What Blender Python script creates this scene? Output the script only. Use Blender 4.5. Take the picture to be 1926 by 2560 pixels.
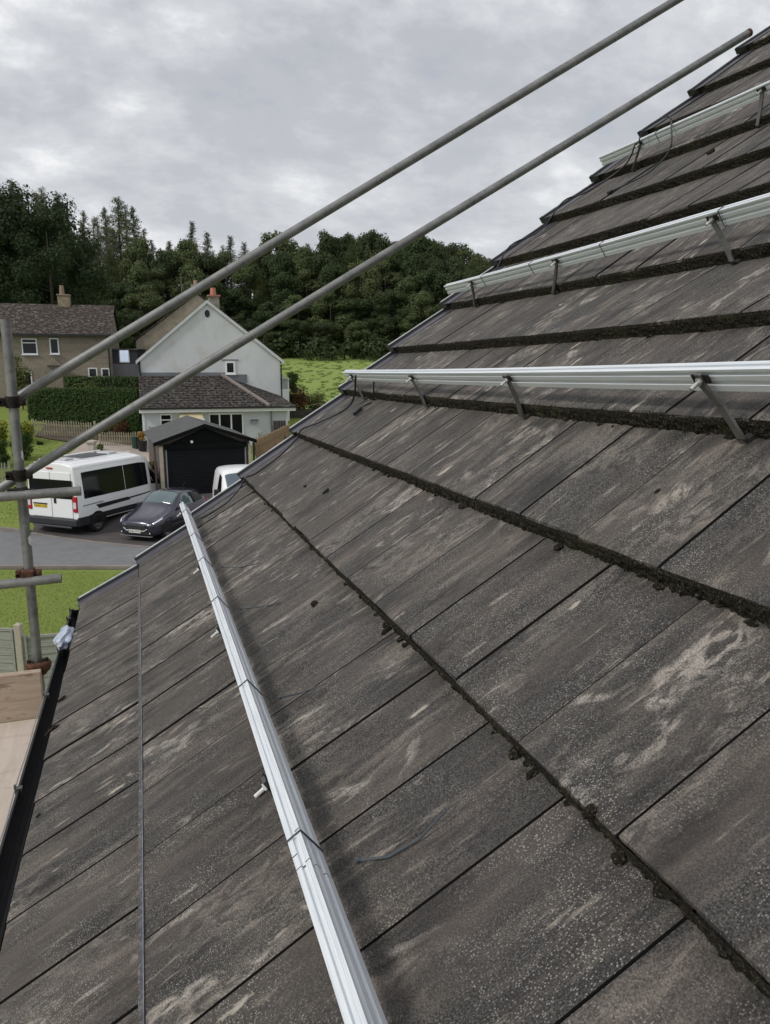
import bpy, bmesh, math, random
from mathutils import Vector, Matrix, noise
R_ = random.Random(7)
sc = bpy.context.scene
for o in list(bpy.data.objects): bpy.data.objects.remove(o)
col = sc.collection
rad = math.radians
# ------------------------------------------------------------------ camera
YAW, PITCH, ROLL, FPX = 0.33115785685881466, 0.19836432811626584, 0.0024, 1852.7
CAM = Vector((0.32117991, -3.5779251, 1.16076269))
FW = Vector((math.sin(YAW)*math.cos(PITCH), math.cos(YAW)*math.cos(PITCH), -math.sin(PITCH)))
RT0 = Vector((math.cos(YAW), -math.sin(YAW), 0)); UP0 = RT0.cross(FW)
RT = RT0*math.cos(ROLL)+UP0*math.sin(ROLL); UP = -RT0*math.sin(ROLL)+UP0*math.cos(ROLL)
cd = bpy.data.cameras.new('camera'); cam = bpy.data.objects.new('camera', cd); col.objects.link(cam)
cd.sensor_fit = 'HORIZONTAL'; cd.sensor_width = 36; cd.lens = 36*FPX/1926
cd.clip_start = 0.05; cd.clip_end = 6000
M = Matrix.Identity(4)
for i in range(3): M[i][0] = RT[i]; M[i][1] = UP[i]; M[i][2] = -FW[i]; M[i][3] = CAM[i]
cam.matrix_world = M
sc.camera = cam
# ------------------------------------------------------------------ sky, sun, exposure
SUN_EL, SUN_AZ = rad(42), rad(255)     # azimuth clockwise from +Y
W = bpy.data.worlds.new('World'); sc.world = W; W.use_nodes = True
nt = W.node_tree; N = nt.nodes; L = nt.links; N.clear()
def nd(t, **k):
    n = N.new(t)
    for a, b in k.items(): setattr(n, a, b)
    return n
out = nd('ShaderNodeOutputWorld'); mixs = nd('ShaderNodeMixShader')
sky = nd('ShaderNodeTexSky', sky_type='NISHITA'); sky.sun_disc = False; sky.sun_elevation = SUN_EL; sky.sun_rotation = SUN_AZ
b1 = nd('ShaderNodeBackground'); b1.inputs['Strength'].default_value = .12; L.new(sky.outputs[0], b1.inputs[0])
tc = nd('ShaderNodeTexCoord'); sx = nd('ShaderNodeSeparateXYZ'); L.new(tc.outputs['Generated'], sx.inputs[0])
zz = nd('ShaderNodeMath', operation='MAXIMUM'); L.new(sx.outputs['Z'], zz.inputs[0]); zz.inputs[1].default_value = 0.0
za = nd('ShaderNodeMath', operation='ADD'); L.new(zz.outputs[0], za.inputs[0]); za.inputs[1].default_value = .42
dv = nd('ShaderNodeVectorMath', operation='DIVIDE'); cz = nd('ShaderNodeCombineXYZ')
for i in range(3): L.new(za.outputs[0], cz.inputs[i])
L.new(tc.outputs['Generated'], dv.inputs[0]); L.new(cz.outputs[0], dv.inputs[1])
mp = nd('ShaderNodeMapping'); mp.inputs['Scale'].default_value = (1.55, 2.0, 1.0); mp.inputs['Location'].default_value = (3.1, 1.7, 0.4)
mp.inputs['Rotation'].default_value = (0, 0, .35)
L.new(dv.outputs[0], mp.inputs[0])
n1 = nd('ShaderNodeTexNoise'); n1.inputs['Scale'].default_value = 1.25; n1.inputs['Detail'].default_value = 8; n1.inputs['Roughness'].default_value = .56; n1.inputs['Distortion'].default_value = .1
n2 = nd('ShaderNodeTexNoise'); n2.inputs['Scale'].default_value = 4.6; n2.inputs['Detail'].default_value = 8; n2.inputs['Roughness'].default_value = .6
L.new(mp.outputs[0], n1.inputs[0]); L.new(mp.outputs[0], n2.inputs[0])
am = nd('ShaderNodeMath', operation='MULTIPLY_ADD'); L.new(n2.outputs[0], am.inputs[0]); am.inputs[1].default_value = .40; L.new(n1.outputs[0], am.inputs[2])
cr = nd('ShaderNodeValToRGB'); e = cr.color_ramp.elements
e[0].position = .50; e[0].color = (.41, .43, .465, 1); e[1].position = .88; e[1].color = (1.0, 1.0, 1.0, 1)
x = cr.color_ramp.elements.new(.64); x.color = (.455, .475, .515, 1)
x = cr.color_ramp.elements.new(.75); x.color = (.61, .63, .665, 1)
L.new(am.outputs[0], cr.inputs[0])
# cloud deck is thinner and paler towards the horizon
hz = nd('ShaderNodeMapRange'); hz.inputs['From Min'].default_value = 0.0; hz.inputs['From Max'].default_value = .42; hz.inputs['To Min'].default_value = .55; hz.inputs['To Max'].default_value = 0
L.new(zz.outputs[0], hz.inputs['Value'])
mc = nd('ShaderNodeMix', data_type='RGBA'); L.new(hz.outputs[0], mc.inputs['Factor']); L.new(cr.outputs[0], mc.inputs['A']); mc.inputs['B'].default_value = (.585, .61, .64, 1)
b2 = nd('ShaderNodeBackground'); b2.inputs['Strength'].default_value = .88; L.new(mc.outputs['Result'], b2.inputs[0])
cv = nd('ShaderNodeMapRange'); cv.inputs['From Min'].default_value = .52; cv.inputs['From Max'].default_value = .60; cv.inputs['To Min'].default_value = .80; cv.inputs['To Max'].default_value = 1.0
L.new(am.outputs[0], cv.inputs['Value'])
L.new(cv.outputs[0], mixs.inputs[0]); L.new(b1.outputs[0], mixs.inputs[1]); L.new(b2.outputs[0], mixs.inputs[2]); L.new(mixs.outputs[0], out.inputs[0])
sl = bpy.data.lights.new('sun', 'SUN'); sl.energy = 1.5; sl.angle = rad(11); sl.color = (1, .965, .91)
so = bpy.data.objects.new('sun', sl); col.objects.link(so)
sd = Vector((math.sin(SUN_AZ)*math.cos(SUN_EL), math.cos(SUN_AZ)*math.cos(SUN_EL), math.sin(SUN_EL)))
so.rotation_euler = sd.to_track_quat('Z', 'Y').to_euler(); so.location = (0, 0, 30)
vs = sc.view_settings; vs.view_transform = 'Standard'; vs.look = 'None'; vs.exposure = 0.33; vs.gamma = 1
try: vs.use_curve_mapping = False
except Exception: pass
sc.render.engine = 'CYCLES'
# ------------------------------------------------------------------ helpers
F0 = Vector((math.sin(YAW), math.cos(YAW), 0)); A0 = Vector((math.cos(YAW), -math.sin(YAW), 0))
def S(a, d, h=0.0):                      # survey frame: right, forward of the camera station, height relative to it
    return Vector((CAM.x, CAM.y, CAM.z)) + A0*a + F0*d + Vector((0, 0, h))
def asite(px, d, h): return (px-963)/FPX*(d*math.cos(PITCH)-h*math.sin(PITCH))
def hsite(py, d): return d*math.tan(math.atan((1280-py)/FPX)-PITCH)
def lerp(a, b, t): return a+(b-a)*t
def plin(x, T):
    if x <= T[0][0]: return T[0][1]
    for (x0, y0), (x1, y1) in zip(T, T[1:]):
        if x <= x1: return lerp(y0, y1, (x-x0)/(x1-x0))
    return T[-1][1]
HT = [(-400, -7), (0, -6.3), (26.9, -6.2), (30.2, -5.42), (36, -5.15), (41, -4.85), (50, -3.9), (60, -3.25), (75, -2.5), (95, -1.0), (114, .25), (125, 2.5), (145, 7), (200, 14), (400, 22), (3000, 25)]
def H(a, d):
    h = plin(d, HT)
    if a < -12.5: h += min(8, -12.5-a)*.17*max(0, min(1, (d-31)/8))*max(0, min(1, (75-d)/20))
    return h
def put(o, parent=None, loc=None, rotz=None):
    col.objects.link(o)
    if parent is not None: o.parent = parent
    if loc is not None: o.location = loc
    if rotz is not None: o.rotation_euler = (0, 0, rotz)
    return o
def tag(o, label=None, cat=None, group=None, kind=None):
    if label: o['label'] = label
    if cat: o['category'] = cat
    if group: o['group'] = group
    if kind: o['kind'] = kind
    return o
def thing(name, label, cat, loc=(0, 0, 0), rotz=0, group=None):
    o = bpy.data.objects.new(name, None); o.empty_display_size = .2
    put(o, None, loc, rotz); return tag(o, label, cat, group)
class MB:
    def __init__(s): s.v = []; s.f = []; s.m = []; s.sm = False
    def add(s, vs_, fs, mi=0):
        b = len(s.v); s.v += [tuple(q) for q in vs_]
        for f in fs: s.f.append(tuple(b+i for i in f)); s.m.append(mi)
        return s
    def box(s, x0, x1, y0, y1, z0, z1, mi=0):
        return s.add([(x0,y0,z0),(x1,y0,z0),(x1,y1,z0),(x0,y1,z0),(x0,y0,z1),(x1,y0,z1),(x1,y1,z1),(x0,y1,z1)],
              [(0,3,2,1),(4,5,6,7),(0,1,5,4),(1,2,6,5),(2,3,7,6),(3,0,4,7)], mi)
    def hexa(s, p, mi=0):   # 8 points, bottom loop then top loop
        return s.add(p, [(0,3,2,1),(4,5,6,7),(0,1,5,4),(1,2,6,5),(2,3,7,6),(3,0,4,7)], mi)
    def tube(s, pts, r, n=12, mi=0, caps=True, r2=None, ref=None):
        pts = [Vector(q) for q in pts]; rings = []
        for i, q in enumerate(pts):
            t = (pts[min(i+1, len(pts)-1)]-pts[max(i-1, 0)]).normalized()
            a = Vector((0, 0, 1)) if abs(t.z) < .9 else Vector((1, 0, 0))
            u = t.cross(a).normalized(); w = t.cross(u)
            rr = r if r2 is None else lerp(r, r2, i/max(1, len(pts)-1))
            rings.append([q+u*math.cos(2*math.pi*k/n)*rr+w*math.sin(2*math.pi*k/n)*rr for k in range(n)])
        b = len(s.v)
        for rg in rings: s.v += [tuple(q) for q in rg]
        for i in range(len(rings)-1):
            for k in range(n):
                k2 = (k+1) % n; s.f.append((b+i*n+k, b+(i+1)*n+k, b+(i+1)*n+k2, b+i*n+k2)); s.m.append(mi)
        if caps:
            s.f.append(tuple(b+k for k in range(n))); s.m.append(mi)
            s.f.append(tuple(b+(len(rings)-1)*n+k for k in reversed(range(n)))); s.m.append(mi)
        return s
    def prism(s, poly, fn, t0, t1, mi=0):   # poly of 2D points, fn(u, w, t) -> point
        n = len(poly); b = len(s.v)
        for t in (t0, t1):
            for (u, w) in poly: s.v.append(tuple(fn(u, w, t)))
        for k in range(n):
            k2 = (k+1) % n; s.f.append((b+k, b+k2, b+n+k2, b+n+k)); s.m.append(mi)
        s.f.append(tuple(b+k for k in reversed(range(n)))); s.f.append(tuple(b+n+k for k in range(n))); s.m += [mi, mi]
        return s
    def build(s, name, mats, parent=None, smooth=False, uv=None, attr=None, fix=True):
        me = bpy.data.meshes.new(name); me.from_pydata(s.v, [], s.f)
        if not isinstance(mats, (list, tuple)): mats = [mats]
        for m in mats: me.materials.append(m)
        me.polygons.foreach_set('material_index', s.m)
        if attr is not None:
            at = me.attributes.new('rnd', 'FLOAT', 'FACE'); at.data.foreach_set('value', attr)
        if uv is not None:
            ul = me.uv_layers.new(name='UV'); flat = []
            for f in s.f:
                for i in f: flat += list(uv[i])
            ul.data.foreach_set('uv', flat)
        if fix and len(s.f) < 60000:
            bm = bmesh.new(); bm.from_mesh(me); bmesh.ops.recalc_face_normals(bm, faces=bm.faces); bm.to_mesh(me); bm.free()
        if smooth: me.polygons.foreach_set('use_smooth', [True]*len(me.polygons))
        me.update()
        return put(bpy.data.objects.new(name, me), parent)
def bevel(o, w, seg=2, ang=35):
    m = o.modifiers.new('b', 'BEVEL'); m.width = w; m.segments = seg; m.limit_method = 'ANGLE'; m.angle_limit = rad(ang); return o
def copy_tree(o, loc=None, rotz=None, label=None, parent=None):
    c = o.copy(); col.objects.link(c)
    if parent is not None: c.parent = parent
    if loc is not None: c.location = loc
    if rotz is not None: c.rotation_euler = (0, 0, rotz)
    if label: c['label'] = label
    for ch in list(o.children): copy_tree(ch, parent=c)
    return c
# ------------------------------------------------------------------ materials
class Mat:
    def __init__(s, name, rough=.7, metal=0., spec=.5, color=(.5, .5, .5)):
        s.m = bpy.data.materials.new(name); s.m.use_nodes = True; s.t = s.m.node_tree; s.b = s.t.nodes['Principled BSDF']
        s.b.inputs['Roughness'].default_value = rough; s.b.inputs['Metallic'].default_value = metal
        s.b.inputs['Specular IOR Level'].default_value = spec; s.b.inputs['Base Color'].default_value = (*color, 1)
    def n(s, t, ins=None, **k):
        q = s.t.nodes.new(t)
        for a, b in k.items(): setattr(q, a, b)
        for a, b in (ins or {}).items():
            if isinstance(b, (int, float, tuple)): q.inputs[a].default_value = b
            else: s.t.links.new(b, q.inputs[a])
        return q
    def co(s, kind='Object', scale=(1, 1, 1), rot=(0, 0, 0)):
        c = s.n('ShaderNodeTexCoord'); return s.n('ShaderNodeMapping', {'Vector': c.outputs[kind], 'Scale': scale, 'Rotation': rot}).outputs[0]
    def noise(s, vec, scale, detail=4, rough=.55, dist=0.):
        return s.n('ShaderNodeTexNoise', {'Vector': vec, 'Scale': float(scale), 'Detail': float(detail), 'Roughness': rough, 'Distortion': dist}).outputs[0]
    def mr(s, v, a, b, c=0., d=1.):
        return s.n('ShaderNodeMapRange', {'Value': v, 'From Min': a, 'From Max': b, 'To Min': c, 'To Max': d}).outputs[0]
    def mix(s, f, a, b, mode='MIX'):
        q = s.n('ShaderNodeMix', data_type='RGBA', blend_type=mode)
        for key, v in (('Factor', f), ('A', a), ('B', b)):
            if isinstance(v, (int, float)): q.inputs[key].default_value = v
            elif isinstance(v, tuple): q.inputs[key].default_value = (*v, 1) if len(v) == 3 else v
            else: s.t.links.new(v, q.inputs[key])
        return q.outputs['Result']
    def math(s, op, a, b=0.0):
        q = s.n('ShaderNodeMath', operation=op)
        for i, v in enumerate((a, b)):
            if isinstance(v, (int, float)): q.inputs[i].default_value = v
            else: s.t.links.new(v, q.inputs[i])
        return q.outputs[0]
    def col(s, c): s.t.links.new(c, s.b.inputs['Base Color']); return s
    def rough(s, c): s.t.links.new(c, s.b.inputs['Roughness']); return s
    def bump(s, h, strength=.3, dist=.01):
        q = s.n('ShaderNodeBump', {'Height': h, 'Strength': strength, 'Distance': dist}); s.t.links.new(q.outputs[0], s.b.inputs['Normal']); return s
def simple(name, color, rough=.7, metal=0., var=.12, scale=3., spec=.5, bump=0., bscale=40., dirt=None):
    m = Mat(name, rough, metal, spec); v = m.co(); a = m.noise(v, scale, 5)
    lo = tuple(c*(1-var) for c in color); hi = tuple(min(1, c*(1+var)) for c in color)
    c = m.mix(m.mr(a, .3, .7), lo, hi)
    if dirt: c = m.mix(m.mr(m.noise(v, scale*2.3, 6, .65), .52, .72, 0., dirt[1]), c, dirt[0])
    m.col(c)
    if bump: m.bump(m.noise(v, bscale, 4), bump, .01)
    return m.m
# --- roof tile
def tile_mat():
    m = Mat('concrete_tile', .82, 0, .35)
    uvn = m.n('ShaderNodeUVMap'); uvn.uv_map = 'UV'; rn = m.n('ShaderNodeAttribute', attribute_name='rnd').outputs['Fac']
    off = m.n('ShaderNodeCombineXYZ', {'Z': m.math('MULTIPLY', rn, 37.0), 'X': m.math('MULTIPLY', rn, 5.0)}).outputs[0]
    base = m.n('ShaderNodeVectorMath', {0: uvn.outputs[0], 1: off}, operation='ADD').outputs[0]
    def sc_(x, y, d=0.):
        v = base
        if d:
            w = m.n('ShaderNodeTexNoise', {'Vector': base, 'Scale': 6.0, 'Detail': 3.0}).outputs['Color']
            w2 = m.n('ShaderNodeVectorMath', {0: w, 1: (d, d*.5, 0)}, operation='MULTIPLY').outputs[0]
            v = m.n('ShaderNodeVectorMath', {0: base, 1: w2}, operation='ADD').outputs[0]
        return m.n('ShaderNodeMapping', {'Vector': v, 'Scale': (x, y, 1.)}).outputs[0]
    c = m.mix(m.mr(m.noise(sc_(3, 3), 2.2, 4), .3, .7), (.031, .030, .030), (.054, .049, .046))
    c = m.mix(m.mr(rn, 0, 1, .0, .5), c, m.mix(.5, c, (.10, .088, .078)))
    # mineral grain
    gr = m.noise(sc_(1, 1), 420, 4, .75); g2 = m.noise(sc_(1, 1), 150, 3, .7)
    c = m.mix(m.mr(gr, .36, .62, .0, .62), c, (.010, .010, .011)); c = m.mix(m.mr(gr, .55, .36, .0, .40), c, (.20, .185, .17))
    grm = m.mr(gr, .60, .40, .30, 1.)
    # broad brownish and black weathering down the slope
    bn = m.mr(m.noise(sc_(11, 1.8, .02), 1.0, 4, .6), .44, .66); c = m.mix(m.math('MULTIPLY', bn, .50), c, (.125, .100, .085))
    dk = m.mr(m.noise(sc_(16, 3.0, .05), 1.3, 4, .6), .50, .68); c = m.mix(m.math('MULTIPLY', dk, .65), c, (.015, .0145, .015))
    # run-off streaks
    patch = m.mr(m.noise(sc_(5, 2.2), 1.0, 3), .34, .58)
    st = m.mr(m.noise(sc_(30, 3.6, .03), 1.0, 6, .66), .50, .72)
    c = m.mix(m.math('MULTIPLY', m.math('MULTIPLY', m.math('MULTIPLY', st, patch), grm), .85), c, (.25, .208, .175))
    st2 = m.mr(m.noise(sc_(80, 9, .03), 1.0, 5, .66), .57, .69)
    patch2 = m.mr(m.noise(sc_(7, 4.0), 1.3, 3), .50, .62)
    c = m.mix(m.math('MULTIPLY', m.math('MULTIPLY', st2, patch2), .62), c, (.42, .36, .30))
    # broad scuffs and curved smears, broken up by the grain
    tex = m.mr(m.n('ShaderNodeTexNoise', {'Vector': sc_(60, 26, .10), 'Scale': 1.0, 'Detail': 4.0, 'Roughness': .6, 'Distortion': .8}).outputs[0], .42, .60)
    for (x_, y_, lo, hi, amt, cc) in ((8, 3.4, .53, .66, .70, (.29, .25, .215)), (12, 6.5, .62, .70, .95, (.46, .41, .36)), (24, 7.0, .66, .73, .8, (.42, .375, .33))):
        pt = m.mr(m.math('ADD', m.n('ShaderNodeTexNoise', {'Vector': sc_(x_, y_, .10), 'Scale': 1.0, 'Detail': 3.0, 'Roughness': .5, 'Distortion': .6}).outputs[0], m.math('MULTIPLY', m.math('SUBTRACT', m.math('FRACT', m.math('MULTIPLY', rn, 7.31)), .47), .13)), lo, hi)
        c = m.mix(m.math('MULTIPLY', m.math('MULTIPLY', m.math('MULTIPLY', pt, tex), grm), amt), c, cc)
    # short pale dashes left by run-off
    vo = m.n('ShaderNodeTexVoronoi', {'Vector': sc_(48, 10, .02), 'Scale': 1.0, 'Randomness': 1.0})
    bw = m.n('ShaderNodeSeparateColor', {0: vo.outputs['Color']}).outputs[1]
    sp = m.math('MULTIPLY', m.mr(m.math('ADD', vo.outputs['Distance'], m.math('MULTIPLY', m.noise(sc_(160, 30), 1.0, 4, .7), .7)), .66, .52), m.mr(bw, .87, .90))
    c = m.mix(m.math('MULTIPLY', m.math('MULTIPLY', sp, grm), .75), c, (.38, .335, .29))
    # pale specks of exposed aggregate
    for scl, th, amt, dn in ((430, .42, .66, .50), (250, .26, .72, .74), (150, .15, .7, .86)):
        vo = m.n('ShaderNodeTexVoronoi', {'Vector': sc_(1, .75), 'Scale': float(scl)})
        bw = m.n('ShaderNodeSeparateColor', {0: vo.outputs['Color']}).outputs[0]
        sp = m.math('MULTIPLY', m.mr(vo.outputs['Distance'], th, th*.45), m.mr(bw, dn, dn+.06))
        sp = m.math('MULTIPLY', sp, m.mr(m.noise(sc_(4, 4), 2.0, 3), .40, .62, .12, 1.))
        c = m.mix(m.math('MULTIPLY', sp, amt), c, (.50, .48, .44))
    # chalk-pale drops
    vo = m.n('ShaderNodeTexVoronoi', {'Vector': sc_(1.4, .45), 'Scale': 15.0, 'Randomness': 1.0})
    bw = m.n('ShaderNodeSeparateColor', {0: vo.outputs['Color']}).outputs[0]
    sp = m.math('MULTIPLY', m.mr(m.math('ADD', vo.outputs['Distance'], m.math('MULTIPLY', m.noise(sc_(1, .5), 80, 4, .65), .42)), .38, .30), m.mr(bw, .87, .89))
    c = m.mix(m.math('MULTIPLY', sp, .75), c, (.50, .45, .38))
    # lichen and darker growth near the nose
    m.col(c)
    m.rough(m.mr(gr, .3, .7, .66, .9))
    h = m.math('ADD', gr, m.math('MULTIPLY', m.noise(sc_(30, 8), 1.0, 4), 1.5))
    m.bump(h, .8, .0022)
    return m.m
TILE = tile_mat()
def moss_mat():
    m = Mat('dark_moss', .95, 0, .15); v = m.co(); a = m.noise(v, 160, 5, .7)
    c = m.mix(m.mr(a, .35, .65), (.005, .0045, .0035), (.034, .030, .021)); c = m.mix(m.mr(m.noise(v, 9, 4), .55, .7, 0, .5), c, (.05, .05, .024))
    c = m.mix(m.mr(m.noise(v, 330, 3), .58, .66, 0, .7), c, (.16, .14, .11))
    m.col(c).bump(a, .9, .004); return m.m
MOSS = moss_mat()
def galv():
    m = Mat('galvanised_tube', .5, .65); v = m.co('Object', (1, 1, 1)); a = m.noise(v, 12, 6, .65)
    c = m.mix(m.mr(a, .3, .7), (.16, .162, .158), (.30, .30, .29))
    c = m.mix(m.mr(m.noise(v, 45, 4, .7), .55, .68, 0, .5), c, (.10, .10, .095)); c = m.mix(m.mr(m.noise(v, 7, 5, .7), .60, .72, 0, .45), c, (.12, .09, .07))
    c = m.mix(m.mr(m.noise(v, 70, 3, .6), .66, .72, 0, .6), c, (.44, .44, .43))
    m.col(c); m.rough(m.mr(a, .3, .7, .45, .68)); m.bump(m.noise(v, 120, 3), .15, .002); return m.m
GALV = galv()
def rust():
    m = Mat('rust', .85, .3); v = m.co(); a = m.noise(v, 40, 6, .7)
    m.col(m.mix(m.mr(a, .35, .65), (.045, .022, .014), (.17, .075, .042))).bump(a, .5, .004); return m.m
RUST = rust()
def darkrust():
    m = Mat('blackened_steel', .75, .5); v = m.co(); a = m.noise(v, 60, 5, .7)
    m.col(m.mix(m.mr(a, .4, .7), (.012, .011, .010), (.05, .036, .028))).bump(a, .4, .003); return m.m
DST = darkrust()
def alu():
    m = Mat('brushed_aluminium', .42, .12); v = m.co('Object', (1, .02, 1)); a = m.noise(v, 300, 3)
    m.col(m.mix(m.mr(a, .3, .7), (.60, .63, .67), (.76, .79, .82))); m.rough(m.mr(m.noise(m.co(), 30, 4), .3, .7, .36, .5)); return m.m
ALU = alu()
STEEL = simple('stainless_steel', (.13, .125, .12), .42, .7, .2, 40)
BRIGHT = simple('bright_bolt_steel', (.72, .71, .68), .3, .9, .1, 40)
BLK = simple('black_plastic', (.012, .012, .013), .45, 0, .2, 8)
GUT = simple('black_gutter_plastic', (.022, .022, .024), .5, 0, .3, 6, dirt=((.022, .02, .018), .6))
VERGE = simple('blue_grey_verge_plastic', (.046, .044, .058), .42, 0, .3, 7, dirt=((.13, .12, .12), .4))
VEDGE = simple('pale_verge_edge', (.62, .64, .66), .45, .1, .25, 9, dirt=((.12, .12, .12), .5))
CABLE = simple('cable_sheath', (.016, .017, .024), .4)
TIE = simple('grey_tie', (.055, .065, .075), .5)
WIRE = simple('wire_grey', (.30, .30, .31), .4, .4)
def wood(name, c1, c2, c3=(.05, .03, .02), stain=.6, ax=(3, 40, 40), st=(.52, .62)):
    m = Mat(name, .8, 0, .25); v = m.co('Object', ax); a = m.noise(v, 1, 6, .6, .6)
    c = m.mix(m.mr(a, .3, .7), c1, c2); w = m.co(); c = m.mix(m.mr(m.noise(m.co('Object', (.45, 1, 1)), 17, 6, .72), st[0], st[1], 0, stain), c, c3); c = m.mix(m.mr(m.noise(m.co('Object', (.12, 1, 1)), 22, 3, .5), .60, .63, 0, stain*.7), c, c3)
    m.col(c).bump(a, .3, .003); return m.m
BOARD = wood('scaffold_board_wood', (.38, .29, .22), (.52, .42, .33), (.07, .04, .028), .75, (5, 30, 40), (.58, .68))
PLY = wood('plywood', (.50, .42, .36), (.60, .51, .44), (.30, .24, .2), .3, (30, 3, 30), (.6, .72))
FENCE = wood('weathered_fence_wood', (.23, .235, .205), (.36, .36, .32), (.10, .10, .08), .4, (2, 30, 30), (.58, .7))
FPOST = simple('fence_post_concrete', (.42, .38, .31), .85, 0, .12, 6)
def grass(name, a_, b_, c_, s1=.35, s2=4):
    m = Mat(name, .95, 0, .1); v = m.co(); 
    c = m.mix(m.mr(m.noise(v, s1, 5), .3, .7), a_, b_); c = m.mix(m.mr(m.noise(v, s2, 5, .7), .35, .75, 0, .7), c, c_)
    m.col(c).bump(m.noise(v, 14, 5, .7), .8, .06); return m.m
LAWN = grass('mown_lawn', (.185, .235, .055), (.235, .285, .075), (.15, .20, .05), .5, 7)
FIELD = grass('field_grass', (.20, .28, .065), (.25, .335, .085), (.24, .27, .11), .09, 1.2)
ROUGHG = grass('rough_hill_ground', (.02, .03, .012), (.04, .05, .02), (.03, .03, .015), .1, 1)
ASPH = simple('asphalt_road', (.175, .177, .182), .9, 0, .10, 1.2, bump=.4, bscale=60, dirt=((.09, .09, .09), .5))
DRIVE = simple('dark_driveway', (.075, .066, .064), .9, 0, .2, 1.5, bump=.4, bscale=50)
KERB = simple('kerb_stone', (.22, .19, .17), .9, 0, .2, 2)
PATIO = simple('pale_concrete_drive', (.40, .34, .29), .9, 0, .12, .7, dirt=((.25, .21, .18), .5))
SOIL = simple('garden_bed', (.075, .055, .04), .95, 0, .4, 3, bump=.6, bscale=12)
def leafm(name, dark, light, warm=None, wf=.3):
    m = Mat(name, .62, 0, .25)
    rn = m.n('ShaderNodeAttribute', attribute_name='rnd').outputs['Fac']
    oi = m.n('ShaderNodeObjectInfo').outputs['Random']
    c = m.mix(m.mr(rn, 0, 1), dark, light)
    if warm: c = m.mix(m.math('MULTIPLY', oi, wf), c, warm)
    m.col(c)
    tr = m.n('ShaderNodeBsdfTranslucent', {'Color': m.mix(.5, c, (.30, .38, .10), 'MULTIPLY')}); mx = m.n('ShaderNodeMixShader', {0: .30, 1: m.b.outputs[0], 2: tr.outputs[0]})
    m.t.links.new(m.mix(.35, c, (.12, .15, .04)), tr.inputs[0]); m.t.links.new(mx.outputs[0], m.t.nodes['Material Output'].inputs[0])
    return m.m
# ------------------------------------------------------------------ roof surface
TH = 0.6673115703999267; TT = 0.038; G = .345
VH = Vector((math.cos(TH), 0, math.sin(TH))); NH = Vector((-math.sin(TH), 0, math.cos(TH)))
CDV = [0.0907, 0.0601, 0.0244, -0.0087, -0.0227, -0.0488, -0.066, -0.0563, -0.0498, -0.0358, -0.0188, 0.0087, 0.0441, 0.079]
CDN = [0.0262, 0.0002, -0.0056, -0.0054, -0.0029, -0.0026, -0.0025, -0.0072, -0.0066, -0.0044, -0.0067, 0.0087, 0.0052, 0.0161]
CS = [0.0149, 0.0152, 0.0147, 0.0115, 0.0075, 0.0082, 0.0048, -0.0069, -0.0037, -0.0177, -0.022, -0.0256, -0.0316, -0.029]
CQ = [0.0027, 0.0207, 0.0297, 0.0222, 0.0229, 0.0356, 0.0493, 0.0486, 0.0605, 0.0489, 0.0416, 0.032, 0.0251, 0.0231]
def cvn(k, y):
    i = min(k, 13); yy = max(0, min(y, 4.0))
    return k*G+CDV[i], CDN[i]+CS[i]*yy+CQ[i]*yy*yy/10
def RP(y, v, n): return VH*v+NH*n+Vector((0, -y, 0))
def surf(y, v):          # tile surface height at (y, v)
    for k in range(0, 19):
        v0, n0 = cvn(k, y); v1, n1 = cvn(k+1, y)
        if v < v1 or k == 18:
            a = (v-v0)/(v1-v0); return lerp(n0, n1-TT, a)
def RS(y, v, h=0.): return RP(y, v, surf(y, v)+h)
KMAX, YEND, TW = 18, 6.2, .2135
PH = {0: .0375, 1: .183, 2: .0995, 3: .0095, 4: .148, 5: .0485}
wide = {(2, 9), (2, 12), (3, 10)}
house = thing('house_roof', 'dark grey concrete tiled roof slope in the foreground, running up to the right', 'roof')
rr = random.Random(3)
tv, tf, tuv, tat = [], [], [], []; cheek = set()
FELT_GAP_SHADE = simple('black_felt_gap_shade', (.006, .006, .006), .95)
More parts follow.
